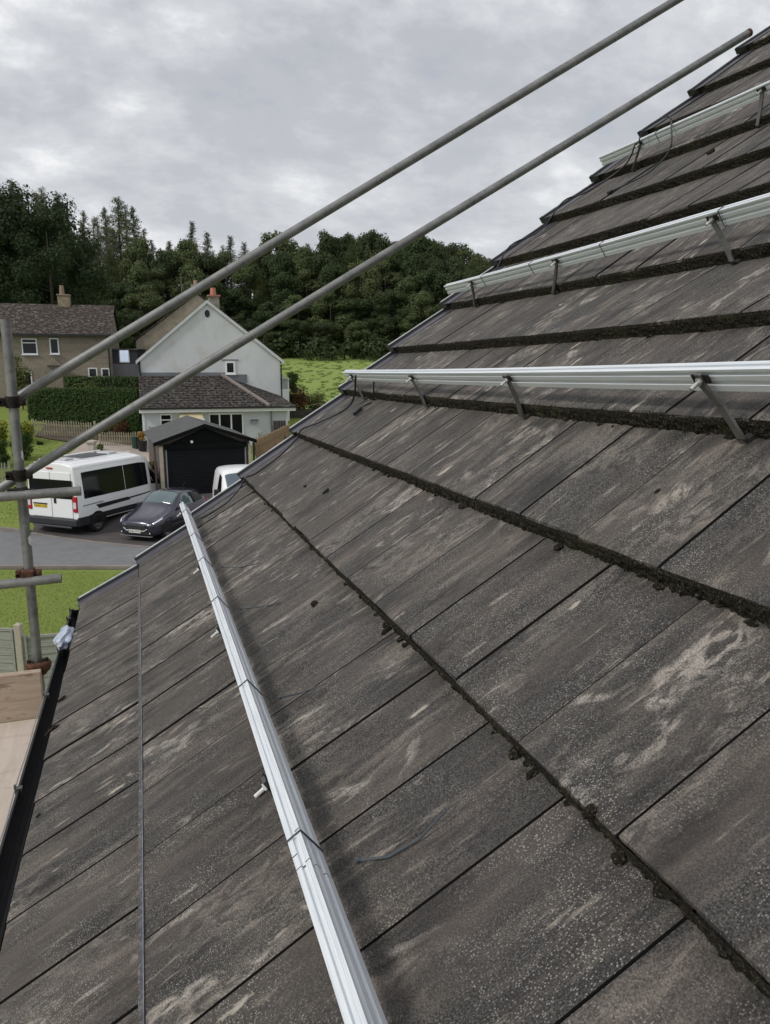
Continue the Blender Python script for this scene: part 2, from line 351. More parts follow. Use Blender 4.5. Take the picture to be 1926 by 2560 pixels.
for k in range(0, KMAX):
    ph = PH.get(k, (.0485 if k % 2 else .148) + rr.uniform(-.02, .02))
    ys = [0.012] + [ph+i*TW for i in range(0, 40) if ph+i*TW > .07 and ph+i*TW < YEND] + [YEND]
    for i in range(len(ys)-1):
        y0, y1 = ys[i], ys[i+1]
        gl = .0017 + (.0013 if rr.random() < .18 else 0) + rr.uniform(0, .0004)
        dnn = rr.uniform(-.0012, .0012); dvv = rr.uniform(-.003, .003); tilt = rr.uniform(-.0016, .0016)
        rn = rr.random()
        nu = max(1, round((y1-y0)/.11)); b = len(tv)
        prof = [('bot', 0.004, -TT+.008), ('low', 0.0015, -.006), ('ch', .0035, -.001), ('a', .012, 0), ('b', .13, 0), ('c', .25, 0), ('d', 1, 0)]
        for j in range(nu+1):
            yj = lerp(y0+(gl if i else 0), y1-gl, j/nu)
            v0, n0 = cvn(k, yj); v1, n1 = cvn(k+1, yj); n1 -= TT; v1x = v1+.03; n1x = lerp(n0, n1, (v1x-v0)/(v1-v0))
            tl = tilt*(2*j/nu-1)
            for (nm, dv_, dn_) in prof:
                if nm == 'd': vv, nn = v1x, n1x
                elif nm in 'bc': vv = v0+dv_; nn = lerp(n0, n1, dv_/(v1-v0))
                else: vv = v0+dv_; nn = lerp(n0, n1, dv_/(v1-v0))+dn_
                jit = rr.uniform(-.0012, .0012) if nm in ('low', 'ch', 'bot') else 0
                q = RP(yj, vv+dvv+jit, nn+dnn+tl); tv.append(tuple(q)); tuv.append((yj, vv))
        P = len(prof)
        for j in range(nu):
            for q in range(P-1):
                a = b+j*P+q; tf.append((a, a+1, a+P+1, a+P)); tat.append(rn)
        # side cheeks into the joint, coloured black to paint the shade in the gap
        for j, sgn in ((0, 1), (nu, -1)):
            base = b+j*P; c0 = len(tv)
            for q in range(1, P):
                p0 = Vector(tv[base+q]) - NH*.03; tv.append(tuple(p0)); tuv.append(tuv[base+q])
            for q in range(1, P-1):
                f = (base+q, base+q+1, c0+q, c0+q-1); cheek.add(len(tf)); tf.append(f if sgn < 0 else f[::-1]); tat.append(rn)
mb = MB(); mb.v = tv; mb.f = tf; mb.m = [1 if i in cheek else 0 for i in range(len(tf))]
tiles = mb.build('roof_tiles', [TILE, FELT_GAP_SHADE], house, uv=tuv, attr=tat, fix=False)
# dark felt/batten layer seen in the open joints
mb = MB()
for k in range(0, KMAX):
    for j in range(31):
        y = lerp(.02, YEND, j/30); v0, n0 = cvn(k, y); v1, n1 = cvn(k+1, y)
        mb.v.append(tuple(RP(y, v0+.01, n0-.016))); mb.v.append(tuple(RP(y, v1+.02, n1-TT-.018)))
    b = k*62
    for j in range(30): mb.f.append((b+2*j, b+2*j+1, b+2*j+3, b+2*j+2)); mb.m.append(0)
FELT_GAP_SHADE = simple('black_felt_gap_shade', (.006, .006, .006), .95)
mb.build('underlay', FELT_GAP_SHADE, house, fix=False)
# moss and grit packed along every course nose
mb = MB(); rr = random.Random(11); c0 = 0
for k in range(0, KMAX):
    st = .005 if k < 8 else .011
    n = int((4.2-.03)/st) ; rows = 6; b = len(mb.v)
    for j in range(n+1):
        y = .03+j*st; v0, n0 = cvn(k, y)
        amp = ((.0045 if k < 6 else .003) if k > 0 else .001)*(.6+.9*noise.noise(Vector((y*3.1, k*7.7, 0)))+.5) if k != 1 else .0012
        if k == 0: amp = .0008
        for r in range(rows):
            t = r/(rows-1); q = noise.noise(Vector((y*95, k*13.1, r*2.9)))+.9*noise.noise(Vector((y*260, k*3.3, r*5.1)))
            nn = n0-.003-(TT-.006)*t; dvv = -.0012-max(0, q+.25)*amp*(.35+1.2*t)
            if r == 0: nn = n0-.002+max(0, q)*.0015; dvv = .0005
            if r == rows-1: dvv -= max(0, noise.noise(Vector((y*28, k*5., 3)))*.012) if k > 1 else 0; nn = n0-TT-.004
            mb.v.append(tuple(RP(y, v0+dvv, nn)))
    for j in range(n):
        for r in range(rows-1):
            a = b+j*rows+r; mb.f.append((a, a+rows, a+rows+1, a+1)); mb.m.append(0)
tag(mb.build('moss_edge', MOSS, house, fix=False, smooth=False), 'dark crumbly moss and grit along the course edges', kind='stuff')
# verge units: one per course, stepped
VERGEB = []
for k in range(0, KMAX):
    v0, n0 = cvn(k, 0); v1, n1 = cvn(k+1, 0); n1 -= TT
    wv = MB(); vs0, vs1 = v0-.006, v1+.0
    prof = [(.098, .0005), (.097, .0030), (.016, .0032), (.014, -.004), (-.010, -.004), (-.014, -.050), (-.008, -.052), (-.004, -.006)]
    def fnv(u, w, t, vs0=vs0, vs1=vs1, n0=n0, n1=n1): return RP(u, lerp(vs0, vs1+.01, t), lerp(n0, n1, t)+w)
    wv.prism(prof, fnv, 0, 1); wv.build('verge_unit', VERGE, house)
    wu = MB(); wu.prism([(.0165, -.0035), (.0125, .0130), (-.0115, .0130), (-.0138, -.0035)], fnv, 0.0, 1); wu.build('shaded_verge_upstand', BLK, house)  # upstand coloured black to paint the shadow band inside the pale edge
    we = MB(); we.prism([(.0020, .0132), (.0020, .0156), (-.0120, .0156), (-.0156, .0110), (-.0156, -.004), (-.0142, -.004)], fnv, 0.02, .97); we.build('verge_edge_strip', VEDGE, house)
    wc = MB(); wc.prism([(.010, .0128), (-.013, .0128), (-.013, -.05), (.06, -.05), (.06, 0.001), (.014, .001)], fnv, -.012, -.001); wc.build('verge_end_cap', BLK, house)
# wall, fascia, gutter, other slope
vr, nr = cvn(KMAX, 1.5)
RX = RP(0, KMAX*G+.1, 0).x; RZ = RP(0, KMAX*G+.1, 0).z
WALLM = simple('rendered_wall', (.42, .40, .36), .9, 0, .1, 2, bump=.3, bscale=60)
mb = MB(); X0, X1 = .44, 2*RX-.44; zg = CAM.z-6.3
pr = [(X0, zg), (X1, zg), (X1, .1), (RX, RZ-.35), (X0, .1)]
mb.prism(pr, lambda u, w, t: Vector((u, -t, w)), .06, 9.0); mb.build('house_wall', WALLM, house)
mb = MB()
mb.add([RP(-.02, KMAX*G+.1, -.02), RP(9.1, KMAX*G+.1, -.02), Vector((2*RX, -9.1, 0)), Vector((2*RX, .02, 0)), RP(-.02, KMAX*G+.1, -.06), RP(9.1, KMAX*G+.1, -.06), Vector((2*RX, -9.1, -.04)), Vector((2*RX, .02, -.04))], [(0,1,2,3),(7,6,5,4),(0,4,5,1),(1,5,6,2),(2,6,7,3),(3,7,4,0)])
mb.add([RP(YEND, .0, .0), RP(9.1, 0, .0), RP(9.1, KMAX*G+.1, .0), RP(YEND, KMAX*G+.1, .0), RP(YEND, .0, -.04), RP(9.1, 0, -.04), RP(9.1, KMAX*G+.1, -.04), RP(YEND, KMAX*G+.1, -.04)], [(0,1,2,3),(7,6,5,4),(0,4,5,1),(1,5,6,2),(2,6,7,3),(3,7,4,0)])
RT2 = simple('far_slope_tiles', (.06, .055, .052), .85, 0, .25, 4)
mb.build('far_slope', RT2, house)
mb = MB(); 
for i in range(20): 
    mb.tube([RP(-.01+i*.45, KMAX*G+.1, -.03), RP(.43+i*.45, KMAX*G+.1, -.03)], .12, 14)
mb.build('ridge_tiles', RT2, house, smooth=False)
mb = MB(); mb.box(.139, .164, -9, -.0, -.17, .06); mb.box(.164, .44, -9, -.0, -.17, -.155); mb.build('fascia', simple('black_fascia', (.02, .02, .022), .4), house)
# barge board under the verge
mb = MB(); mb.add([RP(-.004, .1, -.06), RP(-.004, KMAX*G, -.06), RP(-.004, KMAX*G, -.24), RP(-.004, .1, -.24), RP(.03, .1, -.06), RP(.03, KMAX*G, -.06), RP(.03, KMAX*G, -.24), RP(.03, .1, -.24)], [(0,1,2,3),(7,6,5,4),(0,4,5,1),(1,5,6,2),(2,6,7,3),(3,7,4,0)])
mb.build('barge_board', BLK, house)
# gutter channel
gxo = lambda yv: .071+.023*max(yv, -2.6)
mb = MB(); gp = []; GX, GZ, GR = .0, .030, .058
for i in range(13):
    a = math.pi*i/12; gp.append((GX-GR*math.cos(a), GZ-GR*math.sin(a)*.95))
for i in range(13):
    a = math.pi-math.pi*i/12; gp.append((GX-(GR-.003)*math.cos(a), GZ-(GR-.003)*math.sin(a)*.95))
n = len(gp); Y0g, Y1g = -.0, -6.5
for yv in (Y0g, -2.6):
    for (u, w) in gp: mb.v.append((u+gxo(yv), yv, w))
for kx in range(n): k2 = (kx+1) % n; mb.f.append((kx, k2, n+k2, n+kx)); mb.m.append(0)
for yv in (0, 1):
    for i in range(12): 
        mb.f.append((yv*n+i, yv*n+i+1, yv*n+n-2-i, yv*n+n-1-i)); mb.m.append(0)
mb.tube([(GX-GR+gxo(0), Y0g, GZ+.003), (GX-GR+gxo(-2.6), -2.6, GZ+.003), (GX-GR+gxo(-2.6), Y1g, GZ+.003)], .004, 8)
gut = mb.build('gutter', GUT, house, smooth=False)
for i, yb in enumerate([-.012, -.14, -.52, -.95, -1.55, -2.3]):
    gx_ = gxo(yb); mb = MB(); mb.box(gx_-GR-.008, gx_-GR+.010, yb-.008, yb+.008, GZ-.02, GZ+.010); mb.box(gx_-GR-.010, gx_-GR-.006, yb-.005, yb+.005, GZ+.008, GZ+.018)
    mb.build('gutter_clip', BLK if i < 2 else STEEL, house)
mb = MB(); mb.prism([(gxo(0)-GR*math.cos(math.pi*i/12), GZ-GR*math.sin(math.pi*i/12)) for i in range(13)], lambda u, w, t: Vector((u, t, w)), Y0g+.001, Y0g+.007); mb.build('gutter_stop_end', BLK, house)
# thin wire along the gutter lip
mb = MB(); pts = [(gxo(-.5-i*.1)-GR-.007+.0015*math.sin(i*1.7), -.5-i*.1, GZ+.007+.002*math.sin(i*.9)) for i in range(26)]
mb.tube(pts, .0016, 6); tag(mb.build('gutter_wire', WIRE), 'thin silvery wire clipped along the outer lip of the black gutter', 'wire')
# ------------------------------------------------------------------ chalk strip along second course
mb = MB(); v_, n_ = 0, 0
def strip(fn_v, w0, w1, h0, h1, ya, yb, st=.12):
    m2 = MB(); n = int((yb-ya)/st)+1; b = 0
    for j in range(n+1):
        y = lerp(ya, yb, j/n); vv, nn = fn_v(y)
        for (dv_, dh) in ((w0, h0), (w0, h1), (w1, h1), (w1, h0)): m2.v.append(tuple(RP(y, vv+dv_, nn+dh)))
    for j in range(n):
        for q in range(4): a = j*4+q; a2 = j*4+(q+1) % 4; m2.f.append((a, a+4, a2+4, a2)); m2.m.append(0)
    m2.f += [(0, 1, 2, 3), (n*4+3, n*4+2, n*4+1, n*4)]; m2.m += [0, 0]; return m2
o = strip(lambda y: cvn(1, y), -.0015, .0085, -.005, .0006, .36, 4.2).build('flashing_strip', simple('dull_grey_strip', (.070, .066, .064), .85, 0, .4, 60, dirt=((.26, .25, .24), .9)))
tag(o, 'narrow dull grey strip along the nose of the lowest full course of tiles', 'strip')
m3 = MB(); m3.tube([tuple(RP(y, cvn(1, y)[0]+.0084, cvn(1, y)[1]+.0008)) for y in [.38+i*.1 for i in range(38)]], .0006, 6)
LINE = simple('pale_blue_line', (.22, .25, .32), .6, 0, .35, 25, dirt=((.1, .1, .1), .7))
m3.build('chalk_line', LINE, o)
# ------------------------------------------------------------------ solar rails
RP_TOP, RP_H, RP_W = .109, .045, .021
def rail_profile(w=.032, h=.037):
    x = w/2; return [(u*RP_W/.032, q*RP_H/.037) for u, q in [(-x, 0), (x, 0), (x, .010), (x-.007, .0115), (x-.007, .0165), (x, .018), (x, .026), (x-.007, .0275), (x-.007, .0315), (x, .033), (x, h),
        (x-.0075, h), (x-.0078, h-.0006), (x-.0083, h), (.0045, h), (.0035, h-.0035), (-.0035, h-.0035), (-.0045, h), (-x, h), (-x, .033), (-x+.007, .0315), (-x+.007, .0275), (-x, .026), (-x, .018), (-x+.007, .0165), (-x+.007, .0115), (-x, .010)]]
def make_rail(vfun, y0, y1, label, segs):
    root = thing('mounting_rail', label, 'rail', RP(y0, vfun(y0), 0), 0, 'aluminium solar mounting rails')
    def place(u, w, y):
        vv = vfun(y); kf = surfk(y, vv); return RP(y, vv+u, kf+RP_TOP-RP_H+w) - root.location
    pf = rail_profile(); n = len(pf)
    for (a, b_) in segs:
        m2 = MB(); st = max(2, int((b_-a)/.15)); b = 0
        for j in range(st+1):
            y = lerp(a, b_, j/st)
            for (u, w) in pf: m2.v.append(tuple(place(u, w, y)))
        for j in range(st):
            for q in range(n): q2 = (q+1) % n; m2.f.append((j*n+q, j*n+q2, (j+1)*n+q2, (j+1)*n+q)); m2.m.append(0)
        # hollow end plates
        c = len(m2.v)
        for j, s_ in ((0, 1), (st, -1)):
            m2.f.append(tuple(j*n+q for q in (range(n) if s_ < 0 else reversed(range(n))))); m2.m.append(1)
        m2.build('rail_section', [ALU, DARKEND], root)
    return root, place
def surfk(y, v):     # smooth mid-plane between courses
    for k in range(0, 18):
        v0, n0 = cvn(k, y); v1, n1 = cvn(k+1, y)
        if v < v1: return lerp(n0, n1, (v-v0)/(v1-v0)) - TT/2
DARKEND = simple('rail_end_dark', (.16, .17, .18), .5, .6)
def hook(root, place, y, vn, nn, yf=None, side=-1):
    """flat stainless hook rising from under a course nose to the front of the rail"""
    vf = -RP_W/2-.004
    p0 = place(vf, .030, y)+root.location; top = p0; w = .0078
    pts = []
    yf = y if yf is None else yf; foot = RP(yf, vn, nn)
    prof = [foot+VH*.05, foot-VH*.014+NH*.001, foot-VH*.020+NH*.010, lerp(foot, p0, .55)-VH*.008, p0-VH*.006-NH*.01, p0-VH*.004+NH*.012]
    m2 = MB(); Yv = Vector((0, 1, 0))
    for i, q in enumerate(prof):
        t = (prof[min(i+1, 5)]-prof[max(0, i-1)]).normalized(); nn_ = t.cross(Yv).normalized()*.0028
        for s1, s2 in ((-1, -1), (1, -1), (1, 1), (-1, 1)): m2.v.append(tuple(q+Yv*w*s1+nn_*s2-root.location))
    for i in range(5):
        for q in range(4): q2 = (q+1) % 4; m2.f.append((i*4+q, i*4+q2, i*4+4+q2, i*4+4+q)); m2.m.append(0)
    m2.f += [(0, 3, 2, 1), (20, 21, 22, 23)]; m2.m += [0, 0]
    hk = m2.build('roof_hook', STEEL, root)
    m2 = MB(); a = p0-root.location
    m2.tube([a-VH*.002, a-VH*.012], .0072, 6); m2.tube([a-VH*.012, a-VH*.030], .0036, 8)
    m2.build('bolt', BRIGHT, hk)
    m2 = MB(); c = a-VH*.0015; 
    m2.hexa([c+Yv*.02-NH*.006+VH*.0, c+Yv*.02+NH*.010, c-Yv*.02+NH*.010, c-Yv*.02-NH*.006, c+Yv*.02-NH*.006-VH*.003, c+Yv*.02+NH*.010-VH*.003, c-Yv*.02+NH*.010-VH*.003, c-Yv*.02-NH*.006-VH*.003])
    m2.build('clamp_plate', DST, hk)
r1, pl1 = make_rail(lambda y: .7345, .07, 4.4, 'aluminium rail nearest the gutter, seen from above along its grooved top', [(.07, 2.800), (2.8015, 4.4)])
r2, pl2 = make_rail(lambda y: 1.703, .185, 4.4, 'aluminium rail running level across the picture, second above the gutter', [(.185, 4.4)])
r3, pl3 = make_rail(lambda y: 2.368+.026*y, .13, 4.4, 'aluminium rail second from the top, with a dark band where two lengths join', [(.13, 1.895), (1.8965, 4.4)])
r4, pl4 = make_rail(lambda y: 3.405+.085*y, .15, 4.4, 'topmost and shortest-looking aluminium rail, beside the scaffold tube end', [(.15, 4.4)])
for y in (.20, 1.22, 1.84, 2.57, 3.2): hook(r1, pl1, y, .705, surf(y, .70)+.004)
for rt, pl, k, L in ((r2, pl2, 5, ((.33, .385), (1.10, 1.142), (1.825, 1.84), (2.536, 2.60), (3.3, 3.33))), (r3, pl3, 7, ((.42, .375), (1.105, 1.05), (1.87, 1.94), (2.7, 2.72))), (r4, pl4, 10, ((.436, .33), (1.10, 1.09), (2.0, 2.05)))):
    for y, yf in L: hook(rt, pl, y, cvn(k, yf)[0]-.002, cvn(k, yf)[1]-.033, yf)
# scribed joint pieces on rail 1
for (u0, u1, yy) in ((-.0103, -.003, 2.775), (.003, .0103, 2.735), (-.002, .002, 2.80)):
    hh = RP_H+.0002 if u0 != -.002 else RP_H-.0035+.0002
    m2 = MB(); m2.hexa([pl1(u0, hh-.001, yy), pl1(u1, hh-.001, yy), pl1(u1, hh-.001, yy+.002), pl1(u0, hh-.001, yy+.002), pl1(u0, hh, yy), pl1(u1, hh, yy), pl1(u1, hh, yy+.002), pl1(u0, hh, yy+.002)])
    m2.build('joint_line', TIE, r1)
def tie(root, place, y, tail=None, label='', th=.0011):
    t = thing('cable_tie', label, 'cable tie', place(0, RP_H, y)+root.location, 0, 'cable ties round the rails')
    off = root.location-t.location
    m2 = MB(); x = RP_W/2+.001
    loop = [(-x, -.001), (x, -.001), (x, RP_H+.001), (-x, RP_H+.001)]
    for i in range(4):
        (u0, w0), (u1, w1) = loop[i], loop[(i+1) % 4]
        m2.tube([place(u0, w0, y+.002*math.sin(i))+off, place(u1, w1, y+.002*math.sin(i+1))+off], th*1.2, 6)
    m2.build('strap', TIE, t)
    if tail:
        m2 = MB(); P = [RS(*q)-t.location for q in tail]; Q = []
        for i in range(len(P)-1):
            for s_ in range(4): Q.append(P[i].lerp(P[i+1], s_/4))
        Q.append(P[-1]); m2.tube(Q, .0022, 6, r2=.0013)
        m2.tube([P[0]-Vector((0, .004, 0)), P[0]+Vector((0, .004, 0))], .0035, 6)
        m2.build('tie_tail', TIE, t)
tie(r1, pl1, .29, None, 'dark tie round the gutter-side rail at its far end')
tie(r1, pl1, .80, None, 'second dark tie from the far end of the gutter-side rail')
tie(r1, pl1, 1.195, [(1.19, .768, .03), (1.22, .81, .004), (1.30, .87, .003)], 'third tie from the far end of the gutter-side rail, with a faint thin tail')
tie(r1, pl1, 1.655, [(1.66, .768, .03), (1.68, .82, .006), (1.72, .86, .003)], 'tie with a short drooping tail, above the lone moss clump on the tile')
tie(r1, pl1, 2.235, [(2.25, .768, .03), (2.25, .80, .014), (2.285, .855, .016)], 'tie with a straight thin tail halfway down the gutter-side rail')
tie(r1, pl1, 2.742, [(2.755, .770, .012), (2.775, .805, .004), (2.785, .85, .006), (2.79, .90, .022)], 'nearest tie on the gutter-side rail, with a long curved tail')
tie(r3, pl3, .52, None, 'tie at the far clamp of the second rail from the top'); tie(r3, pl3, .92, None, 'faint grey tie on the second rail from the top, between its two far clamps')
tie(r3, pl3, 1.37, None, 'dark tie on the second rail from the top, right of its middle clamp'); tie(r3, pl3, 1.89, None, 'bold dark tie beside the near clamp of the second rail from the top')
tie(r4, pl4, .54, None, 'dark tie on the topmost rail where the looping cable leaves it')
# ------------------------------------------------------------------ cables
def smooth_path(P, n=6):
    P = [Vector(q) for q in P]; out_ = []
    for i in range(len(P)-1):
        p0 = P[max(0, i-1)]; p1 = P[i]; p2 = P[i+1]; p3 = P[min(len(P)-1, i+2)]
        for s_ in range(n):
            t = s_/n; out_.append(.5*((2*p1)+(-p0+p2)*t+(2*p0-5*p1+4*p2-p3)*t*t+(-p0+3*p1-3*p2+p3)*t**3))
    out_.append(P[-1]); return out_
def cable(name, P, r, label, cat='cable'):
    m2 = MB(); m2.tube(smooth_path(P), r, 8); return tag(m2.build(name, CABLE, smooth=True), label, cat)
cable('long_cable', [RP(.50, 1.665, .10), RS(.36, 1.60, .016), RS(.29, 1.46, .012), RS(.235, 1.375, .02), RS(.22, 1.33, .035), RS(.235, 1.22, .014), RS(.255, 1.08, .012), RS(.25, 1.035, .022), RS(.25, .99, .036), RS(.25, .90, .012), RS(.26, .82, .012), RS(.32, .77, .03)], .0042, 'long black cable lying beside the lower verge, between the two lower rails')
c = cable('plug_lead', [RP(.56, 1.70, .045), RS(.52, 1.655, .010), RS(.52, 1.61, .008), RS(.545, 1.585, .010)], .0034, 'short black lead hanging from the level rail near the verge, ending in a plug')
m2 = MB(); m2.tube([RS(.545, 1.588, .012), RS(.565, 1.545, .011)], .0085, 10); m2.build('plug', CABLE, c)
cable('verge_cable', [RP(.48, 3.37, .08), RS(.34, 3.37, .05), RS(.24, 3.20, .03), RS(.22, 3.08, .05), RS(.21, 2.90, .03), RS(.22, 2.72, .05), RS(.24, 2.55, .02), RS(.30, 2.40, .04)], .0036, 'thin black cable running down beside the upper verge between the top two rails')
c = cable('looped_cable', [RP(.50, 3.38, .085), RP(.50, 3.43, .11), RP(.62, 3.47, .11), RP(.66, 3.42, .06), RS(.67, 3.36, .05), RS(.66, 3.26, .02), RS(.61, 3.19, .012), RS(.50, 3.14, .010)], .0036, 'black cable in a wide loop below the topmost rail')
m2 = MB(); m2.tube([RS(.50, 3.14, .008), RS(.475, 3.135, .008)], .008, 8); m2.build('plug', CABLE, c)
cable('small_loop_cable', [RP(.40, .735, .07), RP(.42, .715, .045), RP(.50, .695, .03), RP(.62, .70, .022), RP(.66, .725, .02), RP(.60, .745, .03)], .0032, 'small loop of black cable under the far end of the gutter-side rail')
# ------------------------------------------------------------------ loose moss clumps
def lump(r, seed, sx=1., sy=1., sz=.7, lobes=4):
    bm = bmesh.new(); q = random.Random(seed)
    for i in range(lobes):
        c = Vector((q.uniform(-.6, .6)*sx*r, q.uniform(-.6, .6)*sy*r, q.uniform(0, .4)*r)) if i else Vector((0, 0, .2*r)); rr_ = r*q.uniform(.5, .8) if i else r*.75
        t = bmesh.ops.create_icosphere(bm, subdivisions=3, radius=rr_)
        for v in t['verts']:
            v.co = Vector((v.co.x*sx, v.co.y*sy, v.co.z*sz))*(1+.55*noise.noise(v.co*(2.2/r)+Vector((seed, 0, 0)))+.2*noise.noise(v.co*(7/r))) + c
    me = bpy.data.meshes.new('moss_clump'); bm.to_mesh(me); bm.free(); me.materials.append(MOSS); return me
MEAN = RP(0, 1, 0)
rot_roof = Matrix(((VH.x, 0, NH.x), (0, 1, 0), (VH.z, 0, NH.z))).transposed()
ROOFROT = Matrix(((VH.x, 0, NH.x), (VH.y, 1, NH.y), (VH.z, 0, NH.z))).to_euler()
CL = [(1.863, .928, .012, 1, 1, 'lone round moss clump lying in the middle of a tile, right of the gutter-side rail'),
 (2.215, .998, .010, 1.9, .8, 'long dark moss clump just below the third course edge, upper of a pair'), (2.281, 1.010, .009, 1.8, .9, 'lower of a pair of dark moss clumps hanging at the third course edge'),
 (2.757, 1.013, .013, 1.2, 1.1, 'biggest black moss clump, hanging at the third course edge'), (2.81, 1.003, .009, 1.7, .8, 'moss clump with a pale chip beside it, just below the biggest clump'),
 (2.955, 1.018, .010, 1, 1, 'moss clump stuck under the course edge in the lower right'), (3.052, 1.014, .011, 1, 1.2, 'lowest round moss clump on the right-hand course edge'),
 (2.424, 1.334, .011, 1, 1, 'round moss clump below the fourth course edge, right of the middle'), (2.70, 1.337, .009, 1, 1.6, 'flat moss clump below a pale scrape at the fourth course edge'),
 (1.162, 1.189, .012, 1.6, .8, 'oblong moss clump lying loose among streaked tiles near the verge'), (.85, 1.345, .014, 1, 1, 'small moss clump near the verge under the fourth course edge'),
 (1.38, 1.355, .012, 1, 1.5, 'ragged moss clump left of centre under the fourth course edge'), (1.985, 1.338, .011, 1, 1.4, 'twin-lobed moss clump in the middle of the fourth course edge'),
 (2.546, 1.506, .005, 1.8, .7, 'tiny dark moss crumb on the wide tile below the level rail'), (1.153, .107, .010, 2, .7, 'thin dark moss smear near the gutter, upper of two'),
 (1.356, .104, .014, 2.2, .8, 'thick dark moss smear overhanging the gutter edge'), (2.389, .655, .009, 1.8, .9, 'moss crumb just left of the gutter-side rail'),
 (1.826, .118, .006, 1.8, .8, 'tiny moss crumb by the gutter at the lower left'), (2.48, .40, .006, 1, 1.4, 'moss crumb against the narrow grey strip at the bottom left'),
 (.98, 3.27, .014, 1.4, 1, 'moss clump high on the roof between the top two rails'), (.935, 1.165, .008, 1, 1, 'tiny moss crumb beside the oblong clump near the verge')]
for i, (y, v, r, sx, sy, lb) in enumerate(CL):
    if .99 < v < 1.025 or 1.33 < v < 1.35: v += .010
    o = bpy.data.objects.new('moss_clump', lump(r*.8, i+1, sx, sy)); put(o, None, RS(y, v, r*.15)); o.rotation_euler = ROOFROT
    tag(o, lb, 'moss clump', 'loose moss clumps on the tiles')
mm = [lump(.0055, 50+i, 1, 1.2, .8, 3) for i in range(3)]
rr = random.Random(21)
for i in range(34):
    k = rr.choice([3, 3, 3, 4, 4, 4, 5, 5, 6, 7, 8]); y = rr.uniform(.3, 3.1); v0, n0 = cvn(k, y)
    o = bpy.data.objects.new('moss_crumb', mm[i % 3]); v_ = v0-.006-rr.random()*.006; put(o, None, RS(y, v_, .001)); o.rotation_euler = ROOFROT
    s_ = rr.uniform(.6, 1.6); o.scale = (s_, s_*rr.uniform(.8, 1.8), s_)
    tag(o, 'tiny dark moss crumb lodged under a tile course edge', 'moss crumb', 'tiny moss crumbs under the course edges')
# ------------------------------------------------------------------ plastic bag in the gutter
def bag():
    bm = bmesh.new(); bmesh.ops.create_icosphere(bm, subdivisions=5, radius=1)
    for v in bm.verts:
        c = v.co.copy(); d = 1+.35*noise.noise(c*1.7+Vector((4, 1, 2)))
        d -= .16*abs(noise.noise(c*4.2)); d -= .07*abs(noise.noise(c*9))
        v.co = Vector((c.x*.036*d, c.y*.095*d, c.z*.04*d)) + Vector((.012*math.sin(c.y*2.4), 0, .016*c.y*c.y))
    me = bpy.data.meshes.new('plastic_bag'); bm.to_mesh(me); bm.free()
    m = Mat('thin_blue_white_plastic', .28, 0, .6); v = m.co(); m.col(m.mix(m.mr(m.noise(v, 30, 4), .4, .65), (.62, .67, .78), (.36, .44, .62)))
    m.b.inputs['Transmission Weight'].default_value = .15
    me.materials.append(m.m); me.polygons.foreach_set('use_smooth', [True]*len(me.polygons))
    o = put(bpy.data.objects.new('plastic_bag', me), None, (.022, -.47, .058)); o.rotation_euler = (0, 0, rad(8)); return tag(o, 'crumpled pale blue plastic bag stuffed in the black gutter', 'plastic bag')
bag()
# ------------------------------------------------------------------ scaffold
TR = .0218
def pipe(name, a, b, label, endcap=None, over=None, group='scaffold tubes'):
    a, b = Vector(a), Vector(b); root = thing(name, label, 'scaffold tube', a, 0, group)
    ax = (b-a); Lg = ax.length; q = ax.to_track_quat('Z', 'Y'); root.rotation_euler = q.to_euler()
    m2 = MB(); n = 32; zs = [0, Lg]
    for z in zs:
        for r in (TR, TR-.004):
            for k in range(n): m2.v.append((r*math.cos(2*math.pi*k/n), r*math.sin(2*math.pi*k/n), z))
    for k in range(n):
        k2 = (k+1) % n
        m2.f += [(k, k2, 2*n+k2, 2*n+k), (n+k, 3*n+k, 3*n+k2, n+k2), (k, n+k, n+k2, k2), (2*n+k, 2*n+k2, 3*n+k2, 3*n+k)]; m2.m += [0]*4
    o = m2.build('tube', GALV, root, smooth=True)
    md = o.modifiers.new('e', 'EDGE_SPLIT'); md.split_angle = rad(50)
    if endcap:
        m2 = MB(); 
        for z in (Lg-.02, Lg+.0006):
            for r in (TR+.0007, TR-.0047):
                for k in range(n): m2.v.append((r*math.cos(2*math.pi*k/n), r*math.sin(2*math.pi*k/n), z))
        for k in range(n):
            k2 = (k+1) % n
            m2.f += [(k, k2, 2*n+k2, 2*n+k), (n+k, 3*n+k, 3*n+k2, n+k2), (k, n+k, n+k2, k2), (2*n+k, 2*n+k2, 3*n+k2, 3*n+k)]; m2.m += [0]*4
        tag(m2.build('tube_end', RUST, root), 'rusty open tube end')
    return root
PX, PY = -.172, .150
post = pipe('scaffold_tube', (PX-.006, PY+.01, zg), (PX+.004, PY, 1.345), 'upright galvanised scaffold post with white paint marks, at the left edge')
post['category'] = 'scaffold post'
WP = simple('white_paint', (.72, .72, .70), .7, 0, .1, 20)
for (z, h, s_) in ((.745, .045, .6), (.345, .05, .9)):
    m2 = MB(); zc = z-zg; b = 0; n = 8
    for j in range(7):
        t = j/6; wv = s_*(.35+.55*math.sin(math.pi*t)+.12*math.sin(j*5.1))
        for k in range(n+1):
            a = rad(-75)+(k/n-.5)*wv*1.3+(.12*math.sin(j*2.3)); m2.v.append(((TR+.0006)*math.cos(a), (TR+.0006)*math.sin(a), zc-h/2+h*t))
    for j in range(6):
        for k in range(n): a = j*(n+1)+k; m2.f.append((a, a+1, a+n+2, a+n+1)); m2.m.append(0)
    m2.build('paint_mark', WP, post, smooth=True)
YT = .203
pipe('scaffold_tube', (-.145, YT, 1.008), (4.05, YT, 3.575), 'upper sloping scaffold tube, running out of the top of the picture')
